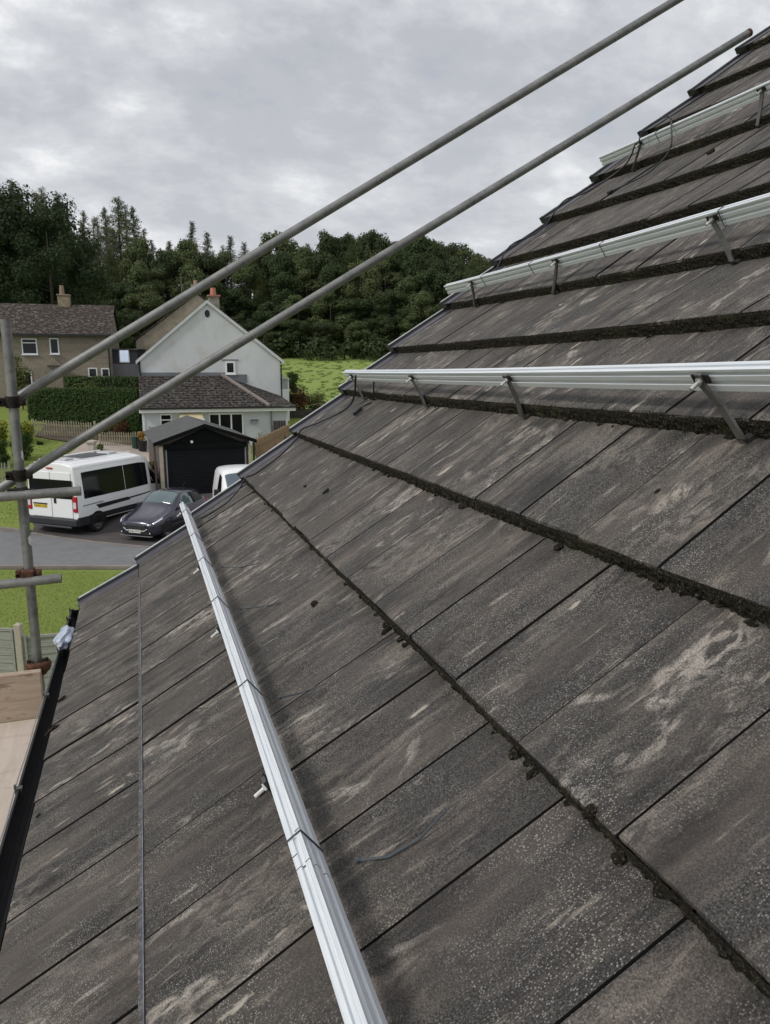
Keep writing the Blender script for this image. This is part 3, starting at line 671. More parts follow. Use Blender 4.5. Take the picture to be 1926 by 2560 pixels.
pipe('scaffold_tube', (-.62, YT, .375), (3.83, YT, 3.028), 'lower sloping scaffold tube with a rusty open end beside the roof', endcap=True)
YA = .098
pipe('scaffold_tube', (-.85, YA-.0, .548), (.088, YA, .574), 'short level scaffold tube crossing the post in front of the white camper van')
pipe('scaffold_tube', (-.85, YA-.0, .140), (-.028, YA, .163), 'lower short level scaffold tube crossing the post above the front lawn')
def coupler(loc, label, mat, kind):
    t = thing('scaffold_coupler', label, 'coupler', loc, 0, 'steel couplers on the scaffold post')
    m2 = MB(); n = 20; hh = .026
    for s_ in (0,):
        for z in (-hh, hh):
            for r in (TR+.0075, TR+.0006):
                for k in range(n): m2.v.append((r*math.cos(2*math.pi*k/n), r*math.sin(2*math.pi*k/n), z))
        for k in range(n):
            k2 = (k+1) % n
            m2.f += [(k, k2, 2*n+k2, 2*n+k), (n+k, 3*n+k, 3*n+k2, n+k2), (k, n+k, n+k2, k2), (2*n+k, 2*n+k2, 3*n+k2, 3*n+k)]; m2.m += [0]*4
    bevel(m2.build('clamp_band', mat, t), .002, 2)
    m2 = MB(); m2.box(TR+.002, TR+.034, -.018, .010, -.017, .017); bevel(m2.build('clamp_lug', mat, t), .004, 2); m2 = MB(); m2.box(-TR-.034, -TR-.002, -.014, .014, -.020, .020); bevel(m2.build('clamp_lug', mat, t), .004, 2)
    m2 = MB(); m2.tube([(TR+.022, -.045, 0), (TR+.022, .028, 0)], .0065, 8); m2.tube([(TR+.022, -.034, 0), (TR+.022, -.020, 0)], .013, 6); m2.tube([(-TR-.022, -.03, .0), (-TR-.022, .03, .0)], .0065, 8); m2.tube([(-TR-.022, -.03, 0), (-TR-.022, -.018, 0)], .012, 6)
    m2.build('bolt', mat, t)
    if kind:
        m2 = MB(); m2.box(-.026, .026, kind*.012, kind*(TR+.034), -.024, .024); bevel(m2.build('saddle', mat, t), .005, 2)
    return t
coupler((PX, PY, .985), 'dark steel coupler holding the upper sloping tube to the post', DST, 1)
coupler((PX, PY, .652), 'dark steel coupler holding the lower sloping tube to the post', DST, 1)
coupler((PX, PY, .572), 'blackened steel coupler holding the level tube in front of the van', DST, -1)
t = coupler((PX, PY, .185), 'rusty coupler holding the lower level tube above the lawn', RUST, -1)
# rusty board coupler: a wide half-round collar
t = thing('collar_coupler', 'rounded rusty collar coupler on the post beside the board end', 'coupler', (PX+.004, PY-.008, -.285))
m2 = MB(); n = 28; prof = [(.030, .030), (.040, .034), (.055, .032), (.060, .018), (.058, .002), (.050, -.014), (.040, -.024), (.034, -.034), (.026, -.036), (.0247, .02)]
for (r, z) in prof:
    for k in range(n):
        a = 2*math.pi*k/n; sx = 1.0 if math.cos(a) > 0 else .95; m2.v.append((r*math.cos(a)*sx, r*math.sin(a)*.72, z))
P_ = len(prof)
for j in range(P_):
    for k in range(n):
        k2 = (k+1) % n; j2 = (j+1) % P_; m2.f.append((j*n+k, j*n+k2, j2*n+k2, j2*n+k)); m2.m.append(0)
m2.build('collar', RUST, t, smooth=True)
m2 = MB(); m2.tube([(.040, -.01, .028), (.040, -.01, .050)], .009, 8); m2.tube([(-.038, -.01, .028), (-.038, -.01, .046)], .009, 8); m2.build('bolt', DST, t)
# toe board, deck
m2 = MB(); m2.box(-2.0, -.150, .055, .095, -.505, -.272)
o = bevel(m2.build('scaffold_board', BOARD), .004, 2); tag(o, 'stained timber scaffold board standing on edge across the end of the platform', 'scaffold board')
m2 = MB(); m2.box(-1.6, -.178, -6.0, .0535, -.526, -.5055)
o = m2.build('plywood_sheet', PLY); tag(o, 'pale plywood deck of the scaffold platform beside the gutter', 'plywood sheet')
m2 = MB(); m2.box(-1.5, -.186, -5.8, .04, -.570, -.5275); o = m2.build('platform_boards', BOARD); tag(o, 'scaffold boards under the plywood deck', 'boards')
m2 = MB(); m2.tube([(-.335, -1.15, -.5065), (-.30, -1.02, -.503), (-.262, -.9, -.5065)], .0013, 6); tag(m2.build('wire_offcut', WIRE), 'thin dark wire offcut lying on the plywood deck', 'wire')
pipe('scaffold_tube', (-1.3, -.55, -.598), (-.2, -.55, -.598), 'level transom tube carrying the platform boards from below')
pipe('scaffold_tube', (-.75, .16, zg), (-.75, .16, -.2), 'outer upright scaffold post just beyond the left edge')
# ---------------- the place beyond the roof
# ================================================================== the land
def ground_h(p):  # world xy -> z
    r = Vector((p[0]-CAM.x, p[1]-CAM.y, 0)); return CAM.z+H(r.dot(A0), r.dot(F0))
def grid_axis(spec):
    o = []; 
    for a, b, s_ in spec:
        x_ = a
        while x_ < b-1e-6: o.append(x_); x_ += s_
    o.append(spec[-1][1]); return o
DS = grid_axis([(-60, 10, 5), (10, 62, 1), (62, 160, 3), (160, 400, 20), (400, 3000, 200)])
AS = grid_axis([(-2500, -300, 200), (-300, -60, 20), (-60, -4, 1), (-4, 60, 4), (60, 300, 20), (300, 2500, 200)])
def land(name, mat, d0, d1, dz=0.):
    mb = MB(); ds = [d for d in DS if d0 <= d <= d1]; na = len(AS)
    for d in ds:
        for a in AS: mb.v.append(tuple(S(a, d, H(a, d)+dz)))
    for j in range(len(ds)-1):
        for i in range(na-1):
            q = j*na+i; mb.f.append((q, q+1, q+na+1, q+na)); mb.m.append(0 if ds[j] < 57 else (1 if ds[j] < 117 else 2))
    return tag(mb.build(name, mat, smooth=True, fix=False), kind='structure')
land('ground', [LAWN, FIELD, ROUGHG], -60, 3000)
def sheet(name, poly, mat, dz, step=.8, kind='structure'):
    bm = bmesh.new(); vs_ = [bm.verts.new((a, d, 0)) for a, d in poly]; bm.faces.new(vs_)
    bmesh.ops.triangulate(bm, faces=bm.faces[:])
    a0 = min(p[0] for p in poly); a1 = max(p[0] for p in poly); d0 = min(p[1] for p in poly); d1 = max(p[1] for p in poly)
    x_ = math.floor(a0)
    while x_ < a1:
        if x_ > a0: bmesh.ops.bisect_plane(bm, geom=bm.verts[:]+bm.edges[:]+bm.faces[:], plane_co=(x_, 0, 0), plane_no=(1, 0, 0))
        x_ += 1
    for x_ in DS+[d for d, _ in HT]:
        if d0 < x_ < d1: bmesh.ops.bisect_plane(bm, geom=bm.verts[:]+bm.edges[:]+bm.faces[:], plane_co=(0, x_, 0), plane_no=(0, 1, 0))
    for v in bm.verts: v.co = S(v.co.x, v.co.y, H(v.co.x, v.co.y)+dz)
    bmesh.ops.recalc_face_normals(bm, faces=bm.faces)
    if sum(f.normal.z for f in bm.faces) < 0: bmesh.ops.reverse_faces(bm, faces=bm.faces[:])
    me = bpy.data.meshes.new(name); bm.to_mesh(me); bm.free(); me.materials.append(mat)
    return tag(put(bpy.data.objects.new(name, me)), kind=kind)
def gp(px, py):      # ground point (right, forward) seen at a pixel of the survey photo
    lo, hi = 5., 120.
    for _ in range(40):
        d = (lo+hi)/2; h = hsite(py, d); a = asite(px, d, h)
        if h < H(a, d): hi = d
        else: lo = d
    return a, d
far = [gp(x_, y_) for x_, y_ in ((-260, 1322), (0, 1329), (75, 1337), (150, 1350), (230, 1360), (300, 1367), (380, 1374))]
road = [(-90, 21.6)] + [(2, 21.9), (40, 21.5), (40, 25.4)] + [(-6, 25.4)] + far[::-1] + [(-90, far[0][1]+2.5)]
sheet('road', road, ASPH, .03)
k1 = far + [(-6, 25.4), (10, 25.4)]
def ribbon(pts, w, z0, z1, name, mat, kind='structure'):
    mb = MB()
    for i in range(len(pts)-1):
        (a0, d0), (a1, d1) = pts[i], pts[i+1]
        for (da, za) in ((0, z0), (0, z1), (w, z1), (w, z0)): mb.v.append(tuple(S(a0, d0+da, H(a0, d0)+za)))
        for (da, za) in ((0, z0), (0, z1), (w, z1), (w, z0)): mb.v.append(tuple(S(a1, d1+da, H(a1, d1)+za)))
        b = i*8; mb.f += [(b, b+4, b+5, b+1), (b+1, b+5, b+6, b+2), (b+2, b+6, b+7, b+3)]; mb.m += [0]*3
    return tag(mb.build(name, mat), kind=kind)
ribbon(far[:3], .15, -.02, .12, 'kerb', KERB); ribbon(k1[2:], .14, -.02, .055, 'dropped_kerb', KERB)
ribbon([(-60, 21.7), (-8, 21.88), (2, 21.9), (30, 21.7)], .13, -.02, .11, 'near_kerb', KERB)
dr = [far[2], far[3], far[4], far[5], far[6], (-6, 25.5), (-2.2, 25.5), (-2.2, 30.5), (-9.0, 30.6), (-10.6, 36), (-12.0, 33.5), (-14.8, 33)]
sheet('driveway', [(a, d+.14) for a, d in dr], DRIVE, .05)
pt = [(-12.0, 33.55), (-14.2, 33.1), (-15.9, 36), (-16.2, 40.8), (-12.0, 41.2), (-10.9, 37)]
sheet('patio', pt, PATIO, .07)
bed = [gp(85, 1095), gp(235, 1118), gp(352, 1116), (-13.2, 44.2), (-19.6, 43.4)]
sheet('planting_bed', bed, SOIL, .05)
# ------------------------------------------------------------------ foliage builder
def foliage(lobes, n, size, seed, squash=1., thin=0.):
    """leaf-clump faces spread over lobes [(x,y,z,r)], returns MB and per-face random"""
    q = random.Random(seed); mb = MB(); at = []; tot = sum(l[3]**2 for l in lobes)
    for (x_, y_, z_, r) in lobes:
        for _ in range(max(3, int(n*r*r/tot))):
            v = Vector((q.gauss(0, 1), q.gauss(0, 1), q.gauss(0, 1))).normalized()
            rr_ = r*(q.random()**.35)*(1+.15*q.gauss(0, 1)*.5)
            c = Vector((x_, y_, z_))+Vector((v.x*rr_, v.y*rr_, v.z*rr_*squash))
            nrm = (v+Vector((q.uniform(-.7, .7), q.uniform(-.7, .7), q.uniform(-.3, .9)))).normalized()
            u = nrm.orthogonal().normalized(); u = Matrix.Rotation(q.uniform(0, 6.28), 3, nrm) @ u; w = nrm.cross(u)
            s_ = size*q.uniform(.55, 1.35); b = len(mb.v)
            mb.v += [tuple(c-u*s_), tuple(c-w*s_*.55+nrm*s_*.18), tuple(c+u*s_), tuple(c+w*s_*.55+nrm*s_*.18)]
            mb.f += [(b, b+1, b+2), (b, b+2, b+3)]; mb.m += [0, 0]; rv = q.random(); at += [rv, min(1, rv*.8+.1)]
    return mb, at
LF_DARK = leafm('dark_broadleaf', (.024, .043, .017), (.075, .115, .042), (.06, .07, .03), .6)
LF_MID = leafm('mid_green_leaf', (.044, .072, .028), (.14, .18, .065), (.11, .12, .055), .6)
LF_OAK = leafm('very_dark_leaf', (.012, .024, .010), (.036, .060, .022))
LF_PALE = leafm('pale_larch', (.06, .08, .042), (.15, .175, .095), (.14, .14, .09), .5)
LF_YEL = leafm('yellow_green_leaf', (.10, .13, .015), (.36, .36, .05))
LF_HEDGE = leafm('hedge_leaf', (.014, .032, .008), (.065, .12, .022))
LF_RED = leafm('russet_leaf', (.05, .022, .012), (.17, .075, .04))
LF_ORA = leafm('orange_leaf', (.25, .12, .02), (.50, .28, .06))
LF_OLIVE = leafm('olive_leaf', (.06, .075, .02), (.17, .19, .06))
LF_DRY = leafm('dry_grass_leaf', (.12, .10, .05), (.26, .22, .12))
BARK = simple('bark', (.06, .05, .04), .95, 0, .3, 5)
PBARK = simple('pale_bark', (.20, .18, .15), .9, 0, .3, 5)
def tree_mesh(kind, seed):
    q = random.Random(seed); lob = []
    if kind == 'broad':
        for _ in range(26):
            z = q.uniform(.12, .90); rmax = .30*math.sin(math.pi*min(1, (z+.10)/1.12))**.6
            a = q.uniform(0, 6.28); rr_ = rmax*q.uniform(.25, .95); lob.append((rr_*math.cos(a), rr_*math.sin(a), z, q.uniform(.07, .135)))
        lob.append((0, 0, .90, .08)); n, sz = 11000, .0150; mat = [LF_DARK, LF_MID][seed % 2]
    elif kind == 'oak':
        for _ in range(60):
            z = q.uniform(.10, .90); rmax = .40*math.sin(math.pi*min(1, (z+.14)/1.16))**.5
            a = q.uniform(0, 6.28); rr_ = rmax*q.uniform(.4, .98); lob.append((rr_*math.cos(a), rr_*math.sin(a), z, q.uniform(.07, .12)))
        n, sz = 22000, .011; mat = LF_OAK
    else:
        for i in range(34):
            z = .18+.80*(i/33); rmax = .19*(1-z)**.75+.012; a = q.uniform(0, 6.28); rr_ = rmax*q.uniform(.2, 1.)
            lob.append((rr_*math.cos(a), rr_*math.sin(a), z-.3*rr_, max(.020, rmax*q.uniform(.3, .55))))
        lob += [(0, 0, .12+.1*i, .10) for i in range(3)]
        n, sz = (9500, .0105) if kind == 'larch' else (9000, .0120); mat = LF_PALE if kind == 'larch' else LF_MID
    if kind in ('larch', 'fir'):
        mb, at = MB(), []; fw_ = .17 if kind == 'larch' else .21
        brs = [(.12+.87*(i/190)**.95, q.uniform(0, 6.28)) for i in range(191)]
        for (z0, a) in brs:
            ln = (fw_*(1-z0)**(.85 if kind == 'larch' else .7)+.012)*q.uniform(.45, 1.2)
            for _ in range(int(8+170*ln/.2)):
                t = q.random()**.65; wv = .16*ln*t+.004; c = Vector((math.cos(a)*ln*t, math.sin(a)*ln*t, z0+.10*ln*t))+Vector((q.gauss(0, wv), q.gauss(0, wv), -abs(q.gauss(0, .016))))
                u = Vector((q.gauss(0, 1), q.gauss(0, 1), q.gauss(0, 1))).normalized(); w = u.orthogonal().normalized(); s_ = .0078*q.uniform(.5, 1.4); b = len(mb.v)
                mb.v += [tuple(c-u*s_), tuple(c+w*s_*.42), tuple(c+u*s_)]; mb.f.append((b, b+1, b+2)); mb.m.append(0); at.append(q.random())
    else: mb, at = foliage(lob, n, sz, seed, .75)
    me = mb.build('crown', mat, attr=at, fix=False); c = me.data; bpy.data.objects.remove(me)
    mb = MB(); mb.tube([(0, 0, -.08), (.004, 0, .3), (-.004, .003, .6), (0, 0, .97)], .016 if kind != 'oak' else .026, 7, r2=.002)
    for _ in range(14):
        z = q.uniform(.22, .9); a = q.uniform(0, 6.28); ln = (.22 if kind in ('broad', 'oak') else .13)*(1.05-z*.8)
        mb.tube([(0, 0, z), (ln*.5*math.cos(a), ln*.5*math.sin(a), z+ln*.15), (ln*math.cos(a), ln*math.sin(a), z+ln*(.35 if kind in ('broad', 'oak') else -.05))], .006*(1.1-z), 5, r2=.001)
    t = mb.build('trunk', BARK if kind != 'larch' else PBARK, fix=False); tm = t.data; bpy.data.objects.remove(t)
    return c, tm
TM = {('broad', i): tree_mesh('broad', i) for i in range(4)}
TM.update({('larch', i): tree_mesh('larch', 10+i) for i in range(3)}); TM.update({('fir', i): tree_mesh('fir', 20+i) for i in range(2)}); TM[('oak', 0)] = tree_mesh('oak', 31)
def tree(kind, i, a, d, hgt, wide, label, group=None, name=None, sink=.3):
    c, tm = TM[(kind, i)]; t = thing(name or 'tree', label, 'tree', S(a, d, H(a, d)-sink), R_.uniform(0, 6.28), group)
    t.scale = (hgt*wide, hgt*wide, hgt)
    for nm, me in (('crown', c), ('trunk', tm)): put(bpy.data.objects.new(nm, me), t)
    return t
PT = [(-400, 430), (-60, 430), (40, 425), (110, 440), (165, 470), (200, 520), (240, 500), (330, 490), (390, 560), (440, 555), (480, 548), (540, 575), (600, 585), (700, 560), (760, 565), (830, 552), (930, 545), (1000, 572), (1090, 572), (1160, 588), (1240, 615), (1320, 670), (1600, 700), (2600, 720)]
LB = {'broad': 'dark green broadleaved tree in the front of the wood behind the field', 'larch': 'pale feathery larch rising at the top of the wood behind the field', 'fir': 'mid green pointed conifer in the upper part of the wood behind the field'}
rr = random.Random(5)
rows = [(116, 270, 75, 'b'), (121, 190, 70, 'b'), (127, 115, 66, 'bf'), (134, 50, 60, 'bfl'), (142, 8, 50, 'lfb'), (150, 22, 52, 'lf')]
for ri, (d0, off, stp, kinds) in enumerate(rows):
    px = -330+rr.uniform(0, 40)
    while px < 1420:
        d = d0+rr.uniform(-2, 2); ytop = plin(px, PT)+off*plin(px, [(0, 1), (900, .85), (1300, .55)])+rr.uniform(-16, 26)+(0 if ri < 4 else rr.uniform(-8, 26))
        h0 = H(asite(px, d, 0), d); ht = hsite(ytop, d)-h0; a = asite(px, d, (h0*.3+.7*(h0+ht)))
        kd = {'b': 'broad', 'f': 'fir', 'l': 'larch'}[rr.choice(kinds)]
        if ri >= 4 and px < 700 and rr.random() < .7: kd = 'larch'
        if px > 330 and (kd == 'fir' or (kd == 'larch' and px > 620)): kd = 'broad' if rr.random() < .85 else kd
        idx = rr.randrange({'broad': 4, 'fir': 2, 'larch': 3}[kd])
        wd = {'broad': max(.75, min(1.2, 11/ht)), 'fir': 1.25, 'larch': 1.25}[kd]*rr.uniform(.9, 1.15)
        if ht > 3: tree(kd, idx, a, d, ht, wd, LB[kd], {'broad': 'broadleaved trees in the wood', 'larch': 'larches along the wood skyline', 'fir': 'conifers in the wood'}[kd], {'broad': 'broadleaf_tree', 'larch': 'larch_tree', 'fir': 'conifer_tree'}[kd])
        px += stp*rr.uniform(.75, 1.25)
d = 84; h0 = H(-37, d)
for (px, yt, dd, lb) in ((-20, 424, 84, 'huge dark rounded tree towering at the left edge behind the stone house'), (88, 455, 88, 'large dark tree with a domed crown, right of the huge one at the left edge'), (-170, 440, 82, 'large dark tree just beyond the left edge'), (125, 560, 80, 'lower dark tree behind the ridge of the stone house')):
    h0 = H(asite(px, dd, 0), dd); tree('oak', 0, asite(px, dd, 8), dd, hsite(yt, dd)-h0, .92, lb, None, 'broadleaf_tree')
rr2 = random.Random(77)
for i in range(16):
    px = -420-i*85+rr2.uniform(-20, 20); d = rr2.uniform(112, 135); a = asite(px, d, 0); tree('broad', i % 4, a, d, rr2.uniform(13, 20), .8, LB['broad'], 'broadleaved trees in the wood', 'broadleaf_tree')
# under-wood scrub closing the foot of the wood
mb = MB(); q = random.Random(9); lob = [(a_ + q.uniform(-.6, .6), 114.5+q.uniform(-1, 3), 0, q.uniform(1.2, 2.4)) for a_ in [i*1.5-85 for i in range(95)]]
LL = [(*S(a_, d_, H(a_, d_)+.9+q.uniform(-.2, 1.4)), r) for (a_, d_, _, r) in lob]
mb, at = foliage(LL, 16000, .30, 4); tag(mb.build('scrub', LF_DARK, attr=at, fix=False), 'dark scrub along the foot of the wood at the far edge of the field', 'scrub', None, 'stuff')
def bush(name, label, cat, px, py_top, py_bot, d, wpx, mat, n=900, size=.09, depth=None, lobes=7, seed=1, group=None, squash=1., parts=True, dz=0.):
    a = asite(px, d, hsite((py_top+py_bot)/2, d)); h0 = H(a, d)+dz; top = hsite(py_top, d)-h0; w = wpx/FPX*d*1.0; dp = depth or w*.8
    q = random.Random(seed); lob = []
    for i in range(lobes):
        z = top*q.uniform(.25, .8); f = 1-.5*abs(z/top-.4); lob.append((q.uniform(-.5, .5)*w*.62*f, q.uniform(-.5, .5)*dp*.6, z, min(top*.30, w*.34)*q.uniform(.7, 1.1)))
    lob.append((0, 0, top*.3, min(w*.45, top*.35)))
    t = thing(name, label, cat, S(a, d, h0), -YAW, group)
    mb, at = foliage(lob, n, size, seed, squash); mb.build('leaves', mat, t, attr=at, fix=False)
    mb = MB(); [mb.tube([(0, 0, -.05), (l[0]*.5, l[1]*.5, l[2]*.6), (l[0]*.9, l[1]*.9, l[2])], .02, 5, r2=.006) for l in lob[:5]]; mb.build('stems', BARK, t, fix=False)
    return t
def hedge(name, label, px0, px1, py_top, d, mat, thick=.9, n=9000, size=.06, base=0., round_=.0, cat='hedge', seed=3):
    a0 = asite(px0, d, hsite(py_top, d)); a1 = asite(px1, d, hsite(py_top, d)); am = (a0+a1)/2; h0 = H(am, d); top = hsite(py_top, d)-h0; w = a1-a0
    t = thing(name, label, cat, S(am, d, h0), -YAW); q = random.Random(seed); mb = MB(); at = []
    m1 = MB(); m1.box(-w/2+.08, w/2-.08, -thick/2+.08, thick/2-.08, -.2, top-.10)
    m1.build('shade_core', simple('hedge_inner_shade', (.018, .022, .010), .95), t)  # near-black core box paints the shade deep in the hedge
    for _ in range(n):
        f = q.random(); 
        if f < .55: c = Vector((q.uniform(-w/2, w/2), -thick/2, q.uniform(-.1, top))); nr_ = Vector((0, -1, .2))
        elif f < .85: c = Vector((q.uniform(-w/2, w/2), q.uniform(-thick/2, thick/2), top)); nr_ = Vector((0, 0, 1))
        else: c = Vector((q.choice((-1, 1))*w/2, q.uniform(-thick/2, thick/2), q.uniform(0, top))); nr_ = Vector((1 if c.x > 0 else -1, 0, .2))
        c += Vector((q.gauss(0, .04), q.gauss(0, .05), q.gauss(0, .05)+.05*noise.noise(Vector((c.x*1.7, 0, seed)))))
        nr_ = (nr_+Vector((q.uniform(-.6, .6), q.uniform(-.6, .6), q.uniform(-.4, .8)))).normalized()
        u = nr_.orthogonal().normalized(); u = Matrix.Rotation(q.uniform(0, 6.28), 3, nr_) @ u; w_ = nr_.cross(u); s_ = size*q.uniform(.6, 1.3); b = len(mb.v)
        mb.v += [tuple(c-u*s_), tuple(c-w_*s_*.6), tuple(c+u*s_), tuple(c+w_*s_*.6)]; mb.f.append((b, b+1, b+2, b+3)); mb.m.append(0); at.append(q.random())
    mb.build('leaves', mat, t, attr=at, fix=False); return t
# ------------------------------------------------------------------ house kit: local x along the front, y into the building, z up
def frame_at(a, d, h, psi): return S(a, d, h), -YAW-rad(psi)
WHITE = simple('white_upvc', (.78, .79, .80), .4, 0, .04, 5)
GLASS = Mat('window_glass', .08, 0, .35, (.010, .012, .014)).m
WREND = simple('pale_grey_render', (.60, .615, .63), .9, 0, .07, .55, bump=.2, bscale=40, dirt=((.50, .47, .42), .6))
WREND2 = simple('pale_blue_render', (.55, .58, .61), .9, 0, .06, .7, bump=.2, bscale=40)
def stone_mat(name, c1, c2, mort, sc_=(2.2, 2.2, 4.5)):
    m = Mat(name, .92, 0, .2); v = m.co(); cc = m.n('ShaderNodeMapping', {'Vector': v, 'Rotation': (rad(90), 0, 0)}).outputs[0]
    br = m.n('ShaderNodeTexBrick', {'Vector': cc, 'Color1': (*c1, 1), 'Color2': (*c2, 1), 'Mortar': (*mort, 1), 'Scale': 1.0, 'Mortar Size': .012, 'Brick Width': .42, 'Row Height': .19}, offset=.5)
    c = m.mix(m.mr(m.noise(v, .8, 5, .6), .35, .7, 0, .6), br.outputs[0], m.mix(.5, c1, mort)); c = m.mix(m.mr(m.noise(v, 7, 5, .7), .45, .7, 0, .5), c, tuple(x_*.6 for x_ in c1)); m.col(c); return m.m
STONE = stone_mat('buff_stone_wall', (.30, .255, .20), (.22, .185, .145), (.31, .28, .23))
PEB = simple('brown_pebbledash', (.33, .285, .215), .95, 0, .2, 2.0, bump=.5, bscale=30, dirt=((.22, .15, .11), .7))
DSTONE = stone_mat('dark_garden_stone', (.07, .065, .055), (.11, .10, .085), (.04, .035, .03))
def rooft(name, c1, c2, c3, row=.18, wd=.22):
    m = Mat(name, .9, 0, .2); v = m.co('Object'); s3 = m.n('ShaderNodeSeparateXYZ', {0: v})
    uv = m.n('ShaderNodeCombineXYZ', {'X': s3.outputs[0], 'Y': m.math('MULTIPLY', s3.outputs[2], 1.5)}).outputs[0]
    br = m.n('ShaderNodeTexBrick', {'Vector': uv, 'Color1': (*c1, 1), 'Color2': (*c2, 1), 'Mortar': (*c3, 1), 'Scale': 1.0, 'Mortar Size': .05, 'Mortar Smooth': .2, 'Brick Width': wd*1.6, 'Row Height': row*1.5}, offset=.5)
    c = m.mix(m.mr(m.noise(v, 5, 6, .75), .50, .62, 0, .7), br.outputs[0], tuple(min(1, x_*2.6) for x_ in c1)); c = m.mix(m.mr(m.noise(v, 1.1, 4), .4, .7, 0, .5), c, tuple(x_*.7 for x_ in c2)); m.col(c).bump(br.outputs['Fac'], -.6, .03); return m.m
ROOF1 = rooft('brown_lichen_tiles', (.095, .078, .066), (.070, .058, .050), (.022, .018, .016), .085, .2)
ROOF2 = rooft('brown_interlocking_tiles', (.070, .061, .056), (.052, .046, .042), (.008, .008, .007), .125, .26)
def window(root, x0, x1, z0, z1, y=0., bars=(), trans=None, name='window', fr=.07, glass=None):
    mb = MB(); yf = y-.03
    mb.box(x0, x1, yf, y+.03, z0, z0+fr); mb.box(x0, x1, yf, y+.03, z1-fr, z1); mb.box(x0, x0+fr, yf, y+.03, z0+fr, z1-fr); mb.box(x1-fr, x1, yf, y+.03, z0+fr, z1-fr)
    for b in bars: mb.box(b-fr*.6, b+fr*.6, yf+.002, y+.03, z0+fr, z1-fr)
    if trans: mb.box(x0+fr, x1-fr, yf+.004, y+.028, trans-.03, trans+.03)
    mb.box(x0-.05, x1+.05, y-.09, y-.031, z0-.05, z0)
    w = mb.build(name, WHITE, root); mb = MB(); mb.box(x0+fr, x1-fr, y-.008, y+.006, z0+fr, z1-fr); mb.build('pane', glass or GLASS, w); return w
# --- white gable house with hipped single-storey front
PSI = -17
def wall_s(a0, d0, psi, px, h):   # distance along a wall for a pixel column
    c, s_ = math.cos(rad(psi)), math.sin(rad(psi)); lo, hi = -30., 30.
    k = (px-963)/FPX*math.cos(PITCH); e = -(px-963)/FPX*h*math.sin(PITCH)
    return (k*d0-a0+e)/(c+k*s_)
A_, D_ = -13.37, 41.0; HB = -4.85
loc, rz = frame_at(A_, D_, HB, PSI)
hs = thing('gabled_house', 'pale grey rendered gabled house with a brown hipped single-storey front', 'house', loc, rz)
def ex(px, h=-2.8): return wall_s(A_, D_, PSI, px, h)
def ez(px, py): s_ = ex(px, -3); return hsite(py, D_-s_*math.sin(rad(PSI)))-HB
EW = ex(718)
mb = MB(); mb.box(0, EW, 0, 3.3, -.6, 2.33); mb.build('front_wall', WREND2, hs)
# gable: front face at y=3.2
gy = 3.3; GCA, GCD = A_+math.sin(rad(PSI))*gy, D_+math.cos(rad(PSI))*gy
def gs(px, h=0.): return wall_s(GCA, GCD, PSI, px, h)
def gz(px, py, h=0.): return hsite(py, GCD-gs(px, h)*math.sin(rad(PSI)))-HB
gx0, gx1, ga, ge = gs(350), gs(699), gs(516, 3.4), gz(350, 901); gh = gz(516, 757, 3.4)
mb = MB(); mb.prism([(gx0, -.6), (gx1, -.6), (gx1, ge), (ga, gh), (gx0, ge)], lambda u, w, t: Vector((u, t, w)), gy, gy+8); mb.build('gable_wall', WREND, hs)
mb = MB()
for (xa, za, xb, zb) in ((gx0-.25, ge-.16, ga, gh+.04), (gx1+.25, ge-.14, ga, gh+.04)):
    mb.add([(xa, gy-.12, za), (xb, gy-.12, zb), (xb, gy+8.1, zb), (xa, gy+8.1, za), (xa, gy-.12, za+.13), (xb, gy-.12, zb+.13), (xb, gy+8.1, zb+.13), (xa, gy+8.1, za+.13)], [(0,1,2,3),(7,6,5,4),(0,4,5,1),(1,5,6,2),(2,6,7,3),(3,7,4,0)])
mb.build('main_roof', ROOF2, hs)
mb = MB()
for (xa, za, xb, zb) in ((gx0-.25, ge-.25, ga, gh-.05), (gx1+.25, ge-.23, ga, gh-.05)):
    mb.add([(xa, gy-.145, za), (xb, gy-.145, zb), (xb, gy-.01, zb), (xa, gy-.01, za), (xa, gy-.145, za+.20), (xb, gy-.145, zb+.20), (xb, gy-.01, zb+.20), (xa, gy-.01, za+.20)], [(0,1,2,3),(7,6,5,4),(0,4,5,1),(1,5,6,2),(2,6,7,3),(3,7,4,0)])
mb.build('verge_board', simple('white_verge_mortar', (.56, .57, .58), .8), hs)
mb = MB(); n = 18; z0 = gz(516, 785, 3)
mb.tube([(ga, gy-.02, z0), (ga, gy+.05, z0)], .15, 18); o = mb.build('gable_vent', simple('dark_vent', (.01, .012, .02), .5), hs); 
for v in o.data.vertices: v.co.z = z0+(v.co.z-z0)*1.45
# chimney
mb = MB(); cx0, cx1 = wall_s(GCA-.44, GCD+1.43, PSI, 520, 3.6)-.08, wall_s(GCA-.44, GCD+1.43, PSI, 546, 3.6)
mb.box(cx0+.1, cx1+.0, gy+1.2, gy+1.8, 7.0, gh+.45); ch = mb.build('chimney', simple('chimney_render', (.27, .25, .21), .9, 0, .25, 3), hs)
mb = MB(); mb.box(cx0+.02, cx1+.08, gy+1.12, gy+1.88, gh+.45, gh+.55); mb.build('chimney_cap', simple('terracotta_cap', (.36, .16, .12), .85, 0, .2, 5), ch)
mb = MB(); cxm = (cx0+cx1)/2+.03; mb.tube([(cxm, gy+1.5, gh+.55), (cxm, gy+1.5, gh+.98)], .19, 14, r2=.15); mb.build('chimney_pot', simple('terracotta_pot', (.42, .17, .13), .8, 0, .15, 5), ch)
